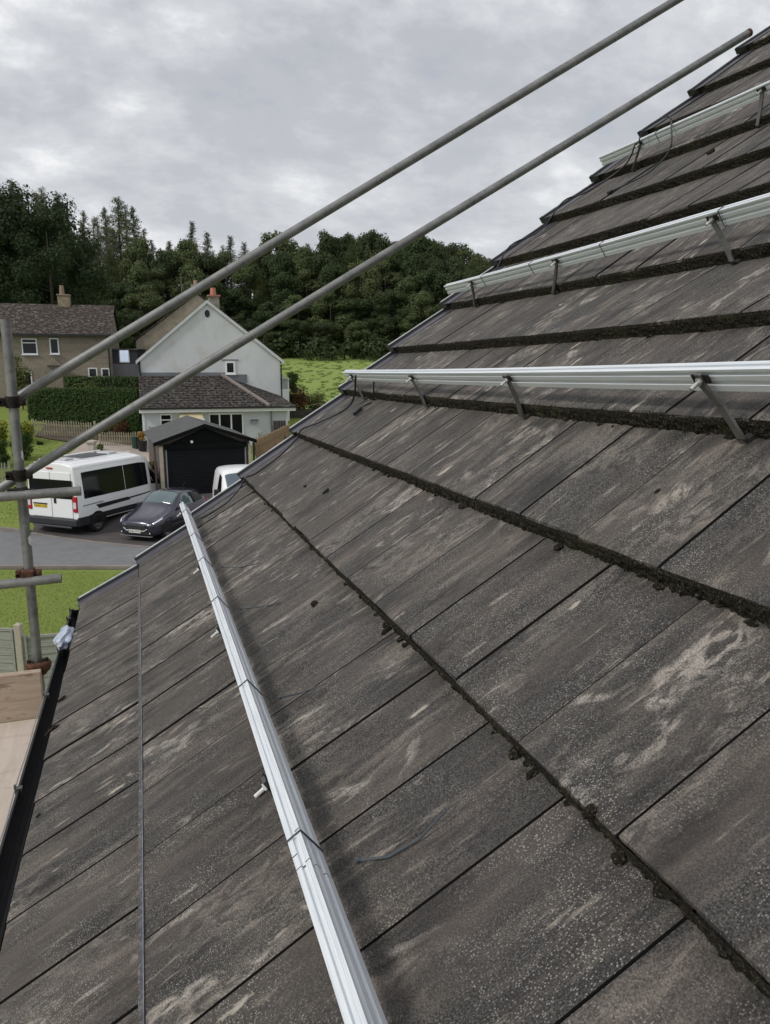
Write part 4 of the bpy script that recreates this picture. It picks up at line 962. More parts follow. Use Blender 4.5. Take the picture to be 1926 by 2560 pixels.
# front hipped roof
ey0 = -.28; ze = 2.42
xt = gs(554, -.8); zt = gz(554, 939, -.8); xh = ex(669, -2.4)+.08; xw = gx1; zw = gz(699, 990, -2); xr = EW+.42
mb = MB(); zb_ = zt
mb.add([(-.12, ey0, ze), (xh, ey0, ze), (xt, gy-.004, zt), (-.12, gy-.004, zt)], [(0, 1, 2, 3)])
mb.add([(-.12, ey0, ze-.06), (xh, ey0, ze-.06), (xt, gy-.004, zt-.1), (-.12, gy-.004, zt-.1)], [(3, 2, 1, 0)])
mb.add([(xh, ey0, ze), (xr, ey0, ze), (xw, gy-.004, zw), (xt, gy-.004, zt)], [(0, 1, 2, 3)])
mb.add([(xr, ey0, ze), (xr, gy+.5, ze), (xw, gy-.004, zw)], [(0, 1, 2)]); mb.add([(-.12, ey0, ze), (-.12, gy-.004, zt), (-.12, gy-.004, zt-.1), (-.12, ey0, ze-.06)], [(0, 1, 2, 3)])
mb.build('lean_roof', ROOF2, hs, fix=False)
mb = MB(); mb.tube([(xh, ey0-.02, ze+.03), (xt, gy-.05, zt+.04)], .11, 8); mb.build('hip_tiles', simple('hip_ridge', (.20, .165, .15), .9, 0, .25, 6), hs)
mb = MB(); mb.box(-.15, xt+.2, gy-.05, gy-.012, zt-.02, zt+.17); mb.box(xt+.2, xt+1.5, gy-.05, gy-.012, zt-.45, zt+.05); mb.build('lead_flashing', simple('lead', (.16, .17, .19), .6, 0, .2, 3), hs)
mb = MB(); mb.box(-.15, xr+.02, ey0-.06, ey0-.02, ze-.28, ze-.05); mb.box(-.15, xr, ey0-.018, 0, ze-.28, ze-.24); mb.build('fascia', WHITE, hs)
mb = MB(); mb.box(-.13, xr+.06, ey0-.17, ey0-.062, ze-.10, ze-.015); mb.build('gutter', BLK, hs)
mb = MB(); mb.box(-.02, .12, -.03, -.003, -.6, 2.33); mb.box(EW-.10, EW+.02, -.03, -.003, -.6, 2.33); mb.build('quoin_strip', simple('white_quoin', (.68, .70, .70), .8), hs)
window(hs, ex(399), ex(429), ez(414, 1080), ez(414, 1036), -.02, trans=ez(414, 1051))
window(hs, ex(521), ex(607), ez(560, 1088), ez(560, 1034), -.02, bars=(ex(548), ex(577)))
mb = MB(); mb.box(ex(459), ex(491), -.05, .02, .05, ez(475, 1046)); dq = mb.build('door', WHITE, hs); mb = MB(); mb.box(ex(464), ex(488), -.062, -.051, .9, ez(475, 1049)-.08); mb.build('pane', GLASS, dq)
xa, xb = ex(446), ex(507); z1, z2 = ez(476, 1031), ez(476, 1047)
mb = MB(); mb.add([(xa+.1, -.02, z1), (xb-.1, -.02, z1), (xb, -.75, z2), (xa, -.75, z2), (xa+.1, -.02, z1-.04), (xb-.1, -.02, z1-.04), (xb, -.75, z2-.04), (xa, -.75, z2-.04)], [(0,1,2,3),(7,6,5,4),(0,4,5,1),(1,5,6,2),(2,6,7,3),(3,7,4,0)])
dc = mb.build('door_canopy', simple('beige_canopy', (.55, .48, .30), .7), hs); mb = MB(); mb.box(xa-.03, xb+.03, -.80, -.752, z2-.07, z2+.03); mb.build('canopy_frame', WHITE, dc)
mb = MB(); mb.box(ex(677)-.035, ex(677)+.035, -.10, -.03, -.3, 2.2); mb.build('downpipe', simple('grey_pipe', (.18, .19, .20), .5), hs)
zq = ez(700, 990)
mb = MB(); mb.box(gx1+.02, gx1+.10, gy-.10, gy-.02, 2.2, ge-.25); mb.build('downpipe', BLK, hs)
mb = MB(); mb.box(gx0-.09, gx0-.01, gy-.10, gy-.02, .2, ge-.2); mb.build('downpipe', BLK, hs)
window(hs, gs(562), gs(587), gz(574, 936), gz(574, 904), gy-.02, fr=.10)
WX = gs(574)
mb = MB(); mb.box(WX-.5, WX+.5, gy-.04, gy-.002, gz(574, 902), gz(574, 899)); mb.build('window_lintel', simple('grey_lintel', (.2, .2, .2), .8), hs)
# wall planter and dark gate by the right corner
t = thing('wall_planter', 'grey half-round wire planter hung on the pale front wall', 'planter', loc, rz)
mb = MB(); px0, px1 = ex(625), ex(643); zz0 = ez(634, 1050)
mb.prism([((px0+px1)/2-(px1-px0)/2*math.cos(math.pi*i/10), zz0-(px1-px0)/2*1.0*math.sin(math.pi*i/10)) for i in range(11)], lambda u, w, t_: Vector((u, t_, w)), -.22, -.012)
mb.build('basket', simple('grey_wire_liner', (.22, .24, .27), .7, 0, .3, 20), t); mb = MB(); mb.box(px0-.03, px1+.03, -.24, -.222, zz0-.02, zz0+.03); mb.build('rim', STEEL, t)
t = thing('side_gate', 'dark brown board gate at the right end of the pale single-storey wall', 'gate', loc, rz)
mb = MB(); g0 = ex(680); g1 = ex(711)
for i in range(7): mb.box(lerp(g0, g1, i/7)+.01, lerp(g0, g1, (i+1)/7)-.01, -.36, -.33, -.3, ez(695, 1051))
mb.build('boards', simple('dark_brown_board', (.035, .02, .017), .8, 0, .3, 8), t); mb = MB(); mb.box(g0, g1, -.33, -.29, .9, 1.0); mb.box(g0, g1, -.33, -.29, .1, .2); mb.build('rails', simple('dark_brown_rail', (.03, .018, .015), .8), t)
# white porch at the right side
lp, rp_ = frame_at(asite(707, 50.5, -2), 50.5, H(-6, 50.5), PSI)
t = thing('glazed_porch', 'small white glazed porch just right of the gabled house', 'porch', lp, rp_); hp_ = hsite(945, 50.5)-H(-6, 50.5)
mb = MB(); mb.box(-.35, .42, 0, 1.5, -.3, hp_-.75); mb.box(-.35, -.27, 0, 1.5, hp_-.75, hp_); mb.box(.34, .42, 0, 1.5, hp_-.75, hp_); mb.build('frame', WHITE, t)
mb = MB(); mb.box(-.27, .34, .05, 1.45, hp_-.75, hp_-.02); mb.build('panes', simple('pale_glass', (.35, .38, .38), .15), t)
mb = MB(); mb.prism([(-.45, hp_), (.55, hp_-.12), (-.2, hp_+.32), (-.45, hp_+.32)], lambda u, w, t_: Vector((u, t_, w)), -.1, 1.6); mb.build('porch_roof', simple('cream_roof', (.55, .53, .42), .7), t)
# --- brown gable behind
DB = 53.; AB = asite(340, DB, 1.); loc2, rz2 = frame_at(AB, DB, -3.7, PSI)
h2 = thing('pebbledashed_house', 'brown pebbledashed gable rising behind the pale gabled house, left side', 'house', loc2, rz2)
eb = hsite(853, DB)+3.7; apx = 4.3; ah = hsite(738, DB+1.8)+3.7
mb = MB(); mb.prism([(0, -1), (8.6, -1), (8.6, eb), (apx, ah), (0, eb)], lambda u, w, t_: Vector((u, t_, w)), 0, 8); mb.build('gable_wall', PEB, h2)
mb = MB()
for (xa, xb) in ((-.25, apx), (8.85, apx)): mb.add([(xa, -.1, eb-.15), (xb, -.1, ah+.05), (xb, 8.1, ah+.05), (xa, 8.1, eb-.15), (xa, -.1, eb-.03), (xb, -.1, ah+.15), (xb, 8.1, ah+.15), (xa, 8.1, eb-.03)], [(0,1,2,3),(7,6,5,4),(0,4,5,1),(1,5,6,2),(2,6,7,3),(3,7,4,0)])
mb.build('roof', ROOF1, h2)
mb = MB(); mb.box(apx-.35, apx+.25, .3, .9, ah-.6, ah+.7); ch = mb.build('chimney', PEB, h2); mb = MB(); mb.tube([(apx-.05, .6, ah+.7), (apx-.05, .6, ah+1.0)], .13, 10); mb.build('chimney_pot', simple('buff_pot', (.35, .25, .17), .8), ch)
mb = MB(); mb.tube([(apx-1.0, 1.2, ah-.8), (apx-1.0, 1.2, ah+1.35)], .02, 6); mb.tube([(apx-1.4, 1.2, ah+1.2), (apx-.6, 1.2, ah+1.2)], .012, 5)
for i in range(5): mb.tube([(apx-1.35+i*.17, 1.05, ah+1.2), (apx-1.35+i*.17, 1.35, ah+1.2)], .008, 4)
mb.build('aerial', GALV, h2)
mb = MB(); mb.box(-.09, -.01, -.09, -.01, 0, eb-.1); mb.build('downpipe', BLK, h2)
# --- long stone house at left
DL = 50.; AL = asite(278, DL, 0); loc3, rz3 = frame_at(AL, DL, -3.4, -15)
h3 = thing('stone_house', 'long two-storey buff stone house with a mossy brown roof at the left', 'house', loc3, rz3)
W3 = 16; e3 = hsite(838, DL)+3.4; r3h = hsite(769, DL+3.6)+3.4; sgn = 9
mb = MB(); mb.prism([(0, -1.2), (7.2, -1.2), (7.2, e3), (3.6, r3h-.1), (0, e3)], lambda u, w, t_: Vector((t_, u, w)), -W3, 0); mb.build('wall', STONE, h3)
mb = MB(); mb.add([(-W3, -.3, e3-.08), (.14, -.3, e3-.08), (.14, 3.6, r3h), (-W3, 3.6, r3h), (-W3, -.3, e3-.0), (.14, -.3, e3-.0), (.14, 3.6, r3h+.1), (-W3, 3.6, r3h+.1)], [(0,1,2,3),(7,6,5,4),(0,4,5,1),(1,5,6,2),(2,6,7,3),(3,7,4,0)])
mb.add([(-W3, 7.5, e3-.08), (.14, 7.5, e3-.08), (.14, 3.6, r3h), (-W3, 3.6, r3h), (-W3, 7.5, e3-.0), (.14, 7.5, e3-.0), (.14, 3.6, r3h+.1), (-W3, 3.6, r3h+.1)], [(3,2,1,0),(4,5,6,7),(1,5,4,0),(2,6,5,1),(3,7,6,2),(0,4,7,3)])
r_ = mb.build('roof', ROOF1, h3, fix=False)
xc = wall_s(AL-.93, DL+3.48, -15, 160, 3.9)
mb = MB(); mb.box(xc-.38, xc+.38, 3.3, 3.95, r3h-.4, r3h+.75); ch = mb.build('chimney', simple('buff_chimney_stone', (.26, .21, .14), .9, 0, .3, 4), r_)
mb = MB(); mb.tube([(xc-.1, 3.6, r3h+.75), (xc-.1, 3.6, r3h+1.35)], .17, 10, r2=.13); mb.build('chimney_pot', simple('terracotta_pot2', (.25, .18, .13), .8), ch)
mb = MB(); mb.box(xc-.42, xc+.42, 3.25, 4.0, r3h+.68, r3h+.751); mb.build('chimney_cap', simple('buff_cap', (.30, .25, .18), .9), ch)
mb = MB(); mb.box(-W3, .1, -.42, -.31, e3-.14, e3-.02); mb.build('gutter', BLK, h3); 
def lx(px): return wall_s(AL, DL, -15, px, 0)
def lz(px, py): return hsite(py, DL-lx(px)*math.sin(rad(-15)))+3.4
window(h3, lx(57), lx(96), lz(76, 888), lz(76, 848), -.02, trans=lz(76, 859)); window(h3, lx(127), lx(150), lz(138, 887), lz(138, 847), -.02)
window(h3, lx(56), lx(76), lz(66, 966), lz(66, 930), -.02); window(h3, lx(218), lx(241), lz(230, 945), lz(230, 921), -.02, glass=GLASS); window(h3, lx(251), lx(272), lz(260, 945), lz(260, 922), -.02)
for q_ in (-11.5, -14): window(h3, q_, q_+1.2, lz(76, 888), lz(76, 848), -.02)
mb = MB(); zp = lz(140, 915); mb.prism([(lx(118), zp), (lx(160), zp), (lx(139), zp+.45)], lambda u, w, t_: Vector((u, t_, w)), -.9, -.002); mb.box(lx(121), lx(157), -.7, -.003, -.3, zp); mb.build('porch', STONE, h3)
mb = MB(); mb.box(lx(273)-.04, lx(273)+.04, -.10, -.02, 0, e3-.1); mb.box(lx(21)-.04, lx(21)+.04, -.10, -.02, 0, e3-.1); mb.build('downpipe', BLK, h3)
# --- low clad building between the houses
DC = 51; AC = asite(283, DC, -1); loc4, rz4 = frame_at(AC, DC, -3.9, -4); wC = asite(345, DC, -1)-AC
t = thing('clad_outbuilding', 'dark clad outbuilding with one bright window between the two stone-coloured houses', 'outbuilding', loc4, rz4)
ztop = hsite(876, DC)+3.9; zmid = hsite(911, DC)+3.9
mb = MB(); mb.box(0, wC, .02, 5, zmid, ztop); mb.build('cladding', simple('dark_grey_cladding', (.06, .062, .075), .8, 0, .15, 3), t)
mb = MB(); mb.box(-.03, wC+.03, 0, 5, -1, zmid-.001); mb.build('base_wall', simple('purple_grey_wall', (.19, .18, .20), .9, 0, .12, 3), t)
mb = MB(); mb.box(-.1, wC+.1, -.15, 5.1, ztop+.001, ztop+.08); mb.build('flat_roof', simple('flat_roof_felt', (.10, .10, .10), .9), t)
xa, xb = asite(298, DC, 0)-AC, asite(323, DC, 0)-AC
mb = MB(); mb.box(xa, xb, -.02, .019, zmid+.08, zmid+.95); w = mb.build('window', WHITE, t); mb = MB(); mb.box(xa+.06, xb-.06, -.028, -.021, zmid+.14, zmid+.89); mb.build('pane', Mat('sky_reflecting_pane', .03, .9, .8, (.75, .82, .95)).m, w)
# ------------------------------------------------------------------ garage
GA, GD, GP = -9.22, 29.75, -22; gb = H(GA, GD); loc5, rz5 = frame_at(GA, GD, gb, GP)
t = thing('garage', 'black sectional garage with a grey felt pitched roof and black roller door', 'garage', loc5, rz5)
GW, GL, ge_, gr = 3.88, 5.3, 2.34, 3.02
BCL = simple('black_cladding', (.006, .0065, .007), .8, 0, .2, 5, spec=.12)
mb = MB(); mb.prism([(.1, -.2), (GW-.1, -.2), (GW-.1, ge_), (GW/2, gr-.06), (.1, ge_)], lambda u, w, t_: Vector((u, t_, w)), .06, GL); mb.build('wall', simple('pebble_panel', (.10, .085, .075), .9, 0, .2, 8), t)
mb = MB(); n = 15
mb.prism([(.34, ge_-.12), (GW-.30, ge_-.12), (GW/2+.02, gr-.12)], lambda u, w, t_: Vector((u, t_, w)), .02, .058); mb.build('gable_board', BCL, t)
mb = MB()
for (xa, xb) in ((-.10, GW/2), (GW+.16, GW/2)):
    za = ge_-.03; mb.add([(xa, -.12, za), (xb, -.12, gr), (xb, GL+.15, gr), (xa, GL+.15, za), (xa, -.12, za+.05), (xb, -.12, gr+.05), (xb, GL+.15, gr+.05), (xa, GL+.15, za+.05)], [(0,1,2,3),(7,6,5,4),(0,4,5,1),(1,5,6,2),(2,6,7,3),(3,7,4,0)])
mb.build('roof', simple('grey_roof_felt', (.082, .084, .082), .95, 0, .12, 2, bump=.4, bscale=80), t)
mb = MB()
for (xa, xb) in ((-.12, GW/2), (GW+.18, GW/2)):
    za = ge_-.12; mb.add([(xa, -.155, za), (xb, -.155, gr-.10), (xb, -.122, gr-.10), (xa, -.122, za), (xa, -.155, za+.15), (xb, -.155, gr+.06), (xb, -.122, gr+.06), (xa, -.122, za+.15)], [(0,1,2,3),(7,6,5,4),(0,4,5,1),(1,5,6,2),(2,6,7,3),(3,7,4,0)])
mb.build('barge_board', BCL, t)
mb = MB(); dx0, dx1 = .42, GW-.34; dzt = 2.06; ns = 26
for i in range(ns):
    z = dzt*i/ns; z2 = dzt*(i+1)/ns; mb.add([(dx0, .03, z), (dx1, .03, z), (dx1, .022, (z+z2)/2), (dx0, .022, (z+z2)/2), (dx1, .03, z2), (dx0, .03, z2)], [(0, 1, 2, 3), (3, 2, 4, 5)])
mb.build('roller_door', simple('black_roller_slats', (.007, .0075, .010), .6, 0, .15, 3, spec=.2), t, fix=False)
mb = MB(); mb.box(dx0-.10, dx1+.10, -.06, .05, dzt+.002, dzt+.22); mb.build('shutter_box', BCL, t)
for x_ in (dx0-.07, dx1+.03): mb = MB(); mb.box(x_, x_+.045, -.02, .05, 0, dzt); mb.build('door_track', simple('grey_track', (.30, .31, .33), .5, .4), t)
for x_ in (.10, GW-.16): mb = MB(); mb.box(x_, x_+.15 if x_ < 1 else x_+.09, -.03, .055, .0, ge_-.14); mb.build('corner_post', simple('cream_post', (.46, .41, .31), .85, 0, .15, 6), t)
mb = MB(); mb.box(-.06, .36, -.28, .03, -.1, .22); mb.build('plinth_block', simple('buff_block', (.42, .34, .28), .9, 0, .15, 6), t)
mb = MB(); mb.tube([(1.40, -.0, 2.36), (1.40, -.10, 2.36)], .055, 12); mb.build('security_light', WHITE, t)
mb = MB(); mb.box(-.11, -.03, -.05, .03, .05, ge_-.1); mb.build('downpipe', simple('purple_brown_pipe', (.10, .06, .06), .5), t)
mb = MB(); mb.box(GW+.03, GW+.10, -.05, .03, .05, ge_-.1); mb.build('downpipe', BLK, t)
# ------------------------------------------------------------------ fences
def fence_panels(name, label, P, hh, mat, boards, vertical=False, post=None, group=None, pw=.1):
    (a0, d0), (a1, d1) = P; hb = (H(a0, d0)+H(a1, d1))/2; o0 = S(a0, d0, hb); v = S(a1, d1, hb)-o0; Lg = v.length; rz_ = math.atan2(v.y, v.x)
    t = thing(name, label, 'fence', o0, rz_, group); mb = MB(); q = random.Random(int(a0*7))
    if vertical:
        n = int(Lg/boards); 
        for i in range(n): z = hh+q.uniform(-.03, .03); mb.box(i*boards+.012, (i+1)*boards-.012, -.012-.03*(i % 2), .010, -.2, z)
        mb.box(0, Lg, .013, .05, .3, .38); mb.box(0, Lg, .013, .05, hh-.35, hh-.27)
    else:
        n = int(hh/boards)
        for i in range(n):
            z = i*boards; mb.add([(0, -.004, z), (Lg, -.004, z), (Lg, -.020, z+.01), (0, -.020, z+.01), (0, .0, z+boards+.03), (Lg, .0, z+boards+.03), (Lg, -.006, z+boards+.03), (0, -.006, z+boards+.03)], [(0,1,2,3),(7,6,5,4),(0,4,5,1),(1,5,6,2),(2,6,7,3),(3,7,4,0)])
        mb.box(-.01, Lg+.01, -.03, .02, n*boards+.032, n*boards+.075)
    mb.build('boards', mat, t)
    if not vertical:
        for x_ in (.02, Lg/2, Lg-.05): mb = MB(); mb.box(x_, x_+.035, -.045, -.021, .05, hh); mb.build('batten', mat, t)
    return t
dF = 12.35; zf = H(-6, dF)
a45 = asite(47, dF, hsite(1580, dF)); hf = hsite(1585, dF)-zf
fence_panels('garden_fence', 'weathered grey-green fence panel left of the concrete post', [(a45-1.95, dF+.15), (a45-.07, dF)], hf+.08, FENCE, .145)
fence_panels('garden_fence', 'weathered grey-green fence panel between the concrete post and the roof', [(a45+.07, dF), (a45+1.95, dF+.5)], hf-.02, FENCE, .145)
fence_panels('garden_fence', 'weathered fence panel further left, outside the picture edge', [(a45-3.95, dF+.3), (a45-2.09, dF+.15)], hf+.1, FENCE, .145)
for i, (da, lb) in enumerate(((0, 'pale square fence post rising above the two weathered panels'), (2.02, 'pale fence post beyond the right panel'), (-2.02, 'pale fence post beyond the left panel'))):
    mb = MB(); mb.box(-.058, .058, -.055, .055, -.3, hf+.16); mb.add([(-.058, -.055, hf+.16), (.058, -.055, hf+.16), (.058, .055, hf+.16), (-.058, .055, hf+.16), (0, 0, hf+.20)], [(0, 1, 4), (1, 2, 4), (2, 3, 4), (3, 0, 4)])
    o = bevel(mb.build('fence_post', FPOST), .01, 2); o.location = S(a45+da, dF+(.5 if da > 0 else 0), zf); o.rotation_euler = (0, 0, -YAW); tag(o, lb, 'fence post')
c1 = gp(628, 1160); fa, fd = asite(642, 33, -4), 33.4
fence_panels('board_fence', 'warm brown close-boarded fence running back from the right side of the garage', [(asite(640, 33.2, -4.2), 33.2), (asite(722, 42.0, -3.3), 42.0)], 1.62, wood('brown_fence_wood', (.26, .17, .11), (.40, .28, .19), (.12, .08, .05), .4, (8, 8, 2)), .125, True)
def picket(name, label, P, hh, mat, gap=.13):
    (a0, d0), (a1, d1) = P; o0 = S(a0, d0, H(a0, d0)); v = S(a1, d1, H(a1, d1))-o0; Lg = math.hypot(v.x, v.y); rz_ = math.atan2(v.y, v.x)
    t = thing(name, label, 'fence', o0, rz_); mb = MB(); q = random.Random(2)
    for i in range(int(Lg/gap)):
        x_ = i*gap; z = v.z*x_/Lg; h_ = hh+q.uniform(-.05, .04); mb.prism([(x_, z-.1), (x_+.06, z-.1), (x_+.06, z+h_), (x_+.03, z+h_+.06), (x_, z+h_)], lambda u, w, t_: Vector((u, t_, w)), -.02, 0)
    tag(mb.build('pickets', mat, t), kind=None); mb = MB()
    for z_ in (.22, hh-.22): mb.hexa([(0, .002, z_), (Lg, .002, z_+v.z), (Lg, .04, z_+v.z), (0, .04, z_), (0, .002, z_+.07), (Lg, .002, z_+.07+v.z), (Lg, .04, z_+.07+v.z), (0, .04, z_+.07)])
    mb.build('rails', mat, t)
    k = max(1, int(Lg/2.2))
    for i in range(k+1): x_ = Lg*i/k; z = v.z*i/k; mb = MB(); mb.box(x_-.05, x_+.05, -.08, -.022, z-.2, z+hh+.12); mb.build('post', mat, t)
    return t
PICK = simple('bleached_picket_wood', (.40, .36, .24), .85, 0, .25, 3)
p0, p1, p2, p3 = gp(84, 1093), gp(238, 1096), gp(250, 1116), gp(350, 1117)
picket('picket_fence', 'bleached picket fence at the foot of the big clipped hedge', [p0, p1], .82, PICK)
picket('picket_fence', 'shorter picket fence behind the paved drive, left of the pale house', [p2, p3], .72, PICK)
picket('picket_fence', 'low picket fence at the left edge behind the scaffold post', [gp(-60, 1215), gp(28, 1212)], .9, simple('green_grey_picket', (.24, .25, .17), .9, 0, .2, 3), .12)
# stone wall behind right
d_ = 52; t0 = S(asite(724, d_, -3), d_, H(-5, d_)); hw = hsite(1024, d_)-H(-5, d_)
mb = MB(); mb.box(0, 9, 0, .4, -.6, hw); o = mb.build('garden_wall', DSTONE); o.location = t0; o.rotation_euler = (0, 0, -YAW); tag(o, 'dark stone garden wall between the pale house and the field', 'wall')
t = thing('rope_fence', 'low post and rope fence along the top of the dark stone wall', 'fence', t0, -YAW)
for i in range(4):
    mb = MB(); mb.box(i*2-.04, i*2+.04, .16, .24, hw, hw+.42); mb.build('post', BARK, t)
for i in range(3):
    mb = MB(); mb.tube([(i*2+j*.25, .2, hw+.40-.14*math.sin(math.pi*j/8)) for j in range(9)], .018, 6); mb.build('rope', simple('pale_rope', (.42, .36, .2), .9), t)
# pillar, pots, trellis
a_, d_ = gp(233, 1172); hh_ = hsite(1106, d_-.5)-H(a_, d_)
t = thing('gate_pillar', 'pale squat stone pillar at the corner of the lawn behind the camper van roof', 'pillar', S(a_, d_, H(a_, d_)), -YAW)
mb = MB(); mb.box(-.16, .16, -.16, .16, -.2, hh_-.12); bevel(mb.build('shaft', simple('pale_pillar', (.46, .42, .37), .85, 0, .15, 5), t), .02, 2); mb = MB(); mb.box(-.22, .22, -.22, .22, hh_-.119, hh_); bevel(mb.build('cap', simple('pale_pillar_cap', (.44, .39, .34), .85, 0, .15, 5), t), .02, 2)
a_, d_ = gp(357, 1132); t = thing('planter_pot', 'tall black pot of orange leaves against the left corner of the pale house', 'plant pot', S(a_, d_, H(a_, d_)), 0)
mb = MB(); mb.tube([(0, 0, 0), (0, 0, .62)], .19, 16, r2=.27); mb.build('pot', BLK, t)
mb, at = foliage([(0, 0, .85, .22), (.08, 0, 1.0, .16), (-.1, 0, .98, .15)], 380, .05, 6); mb.build('leaves', LF_ORA, t, attr=at, fix=False)
a_, d_ = gp(341, 1125); t = thing('water_butt', 'dark green tub beside the black pot at the end of the short picket fence', 'tub', S(a_, d_, H(a_, d_)), 0)
mb = MB(); mb.tube([(0, 0, 0), (0, 0, .66)], .21, 16, r2=.24); mb.build('tub', simple('dark_green_plastic', (.015, .045, .035), .5), t); mb = MB(); mb.tube([(0, 0, .661), (0, 0, .70)], .25, 16); mb.build('lid', simple('dark_green_plastic_lid', (.02, .055, .045), .5), t)
a_, d_ = asite(383, 36.8, -4.5), 36.8; t = thing('trellis', 'narrow dark trellis against the left side of the garage', 'trellis', S(a_, d_, H(a_, d_)), -YAW)
mb = MB(); w_ = .14; h_ = 2.0
for i in range(4): mb.box(-w_+i*.09, -w_+i*.09+.02, 0, .02, 0, h_)
for i in range(18): mb.box(-w_, w_+.02, -.012, -.001, .05+i*.11, .07+i*.11)
mb.build('lattice', simple('dark_trellis', (.06, .05, .04), .9), t)
# ------------------------------------------------------------------ hedges and shrubs
hedge('hedge', 'big dark green clipped hedge below the stone house', 78, 352, 975, 43.8, LF_HEDGE, 1.3, 16000, .055)
hedge('hedge', 'thin dark hedge behind the big one, under the stone house windows', 168, 344, 945, 47.0, LF_HEDGE, .8, 6000, .06, seed=5)
bush('shrub', 'rough green and straw shrubs on top of the gap between the two hedges', 'shrub', 215, 952, 990, 45.6, 90, LF_OLIVE, 1400, .06, 1., 12, 2)
bush('shrub', 'rust-coloured shrub above the middle of the big clipped hedge', 'shrub', 273, 957, 985, 45.4, 32, LF_RED, 700, .05, None, 6, 4)
bush('shrub', 'dark red shrub at the right end of the thin hedge', 'shrub', 333, 942, 968, 46.2, 24, LF_RED, 600, .05, None, 6, 5)
bush('small_tree', 'olive green small tree in front of the left end of the stone house', 'tree', 48, 866, 985, 46.5, 54, LF_OLIVE, 2600, .07, None, 12, 7)
bush('shrub', 'dark spiky shrub beside the lower left window of the stone house', 'shrub', 100, 920, 975, 46.5, 44, LF_HEDGE, 1200, .06, None, 8, 8)
bush('clipped_shrub', 'yellow-topped clipped shrub behind the upper part of the scaffold post', 'shrub', 62, 1044, 1110, 38.5, 50, LF_YEL, 1800, .06, None, 9, 9)
bush('clipped_shrub', 'dark green clipped shrub with a yellowish top right of the scaffold post', 'shrub', 55, 1080, 1168, 35.8, 58, LF_HEDGE, 2200, .06, None, 9, 10)
bush('clipped_shrub', 'yellow-green clipped shrub at the left edge, behind the post', 'shrub', -6, 1052, 1120, 37.5, 46, LF_YEL, 1600, .06, None, 8, 11)
bush('clipped_shrub', 'dark clipped shrub at the left edge, lowest of its group', 'shrub', -2, 1095, 1180, 34.5, 52, LF_HEDGE, 2000, .06, None, 9, 12)
bush('clipped_shrub', 'small golden cap of leaves on the dark clipped shrub right of the post', 'shrub', 52, 1078, 1098, 35.5, 44, LF_YEL, 900, .05, .9, 8, 29, dz=1.75)
bush('shrub', 'low dark shrub on the left lawn', 'shrub', 100, 1104, 1116, 38.3, 26, LF_HEDGE, 400, .05, None, 5, 13)
bush('shrub', 'tangled brown shrub in the bed between the hedge and the short picket fence', 'shrub', 300, 1045, 1100, 42.6, 66, LF_RED, 1500, .05, 1., 10, 14)
bush('shrub', 'straw-coloured shrub in the bed, left of the brown one', 'shrub', 255, 1062, 1112, 42.0, 50, LF_DRY, 1300, .05, 1., 8, 15)
bush('shrub', 'dark leafy shrub in the bed beside the pale house corner', 'shrub', 338, 1035, 1095, 42.8, 36, LF_HEDGE, 1100, .05, 1., 8, 16)
bush('shrub', 'low green shrub beside the pale pillar', 'shrub', 248, 1108, 1130, 38.8, 20, LF_OLIVE, 500, .045, None, 5, 17)
bush('shrub', 'bright green shrub left of the garage', 'shrub', 358, 1138, 1190, 32.3, 32, LF_OLIVE, 1200, .05, None, 8, 18)
bush('shrub', 'tall straggly dry shrub against the left wall of the garage', 'shrub', 377, 1128, 1240, 31.0, 34, LF_DRY, 1600, .045, None, 10, 19)
bush('shrub', 'dark green shrub behind the straggly one beside the garage', 'shrub', 368, 1150, 1236, 31.6, 30, LF_HEDGE, 1200, .05, None, 8, 20)
bush('shrub', 'spiky olive and reddish shrub behind the garage roof at its right', 'shrub', 655, 1066, 1110, 37.5, 56, LF_DRY, 1400, .05, None, 10, 21)
bush('shrub', 'low russet shrub at the foot of the brown fence', 'shrub', 712, 1083, 1112, 40.5, 34, LF_RED, 700, .05, None, 6, 22)
bush('conifer_shrub', 'small dark domed conifer in front of the bright field', 'shrub', 730, 910, 985, 53.0, 34, LF_HEDGE, 2600, .07, None, 10, 23)
bush('shrub', 'rusty brown shrub at the foot of the dark domed conifer', 'shrub', 742, 950, 1012, 52.6, 60, LF_RED, 1700, .07, None, 10, 24)
bush('shrub', 'second rusty brown shrub, nearer the roof verge', 'shrub', 792, 970, 1018, 53.2, 60, LF_OLIVE, 1500, .07, None, 9, 25)
bush('shrub', 'brown shrub in the corner between the pale house and the dark stone wall', 'shrub', 716, 990, 1030, 51.4, 26, LF_RED, 700, .06, None, 6, 26)
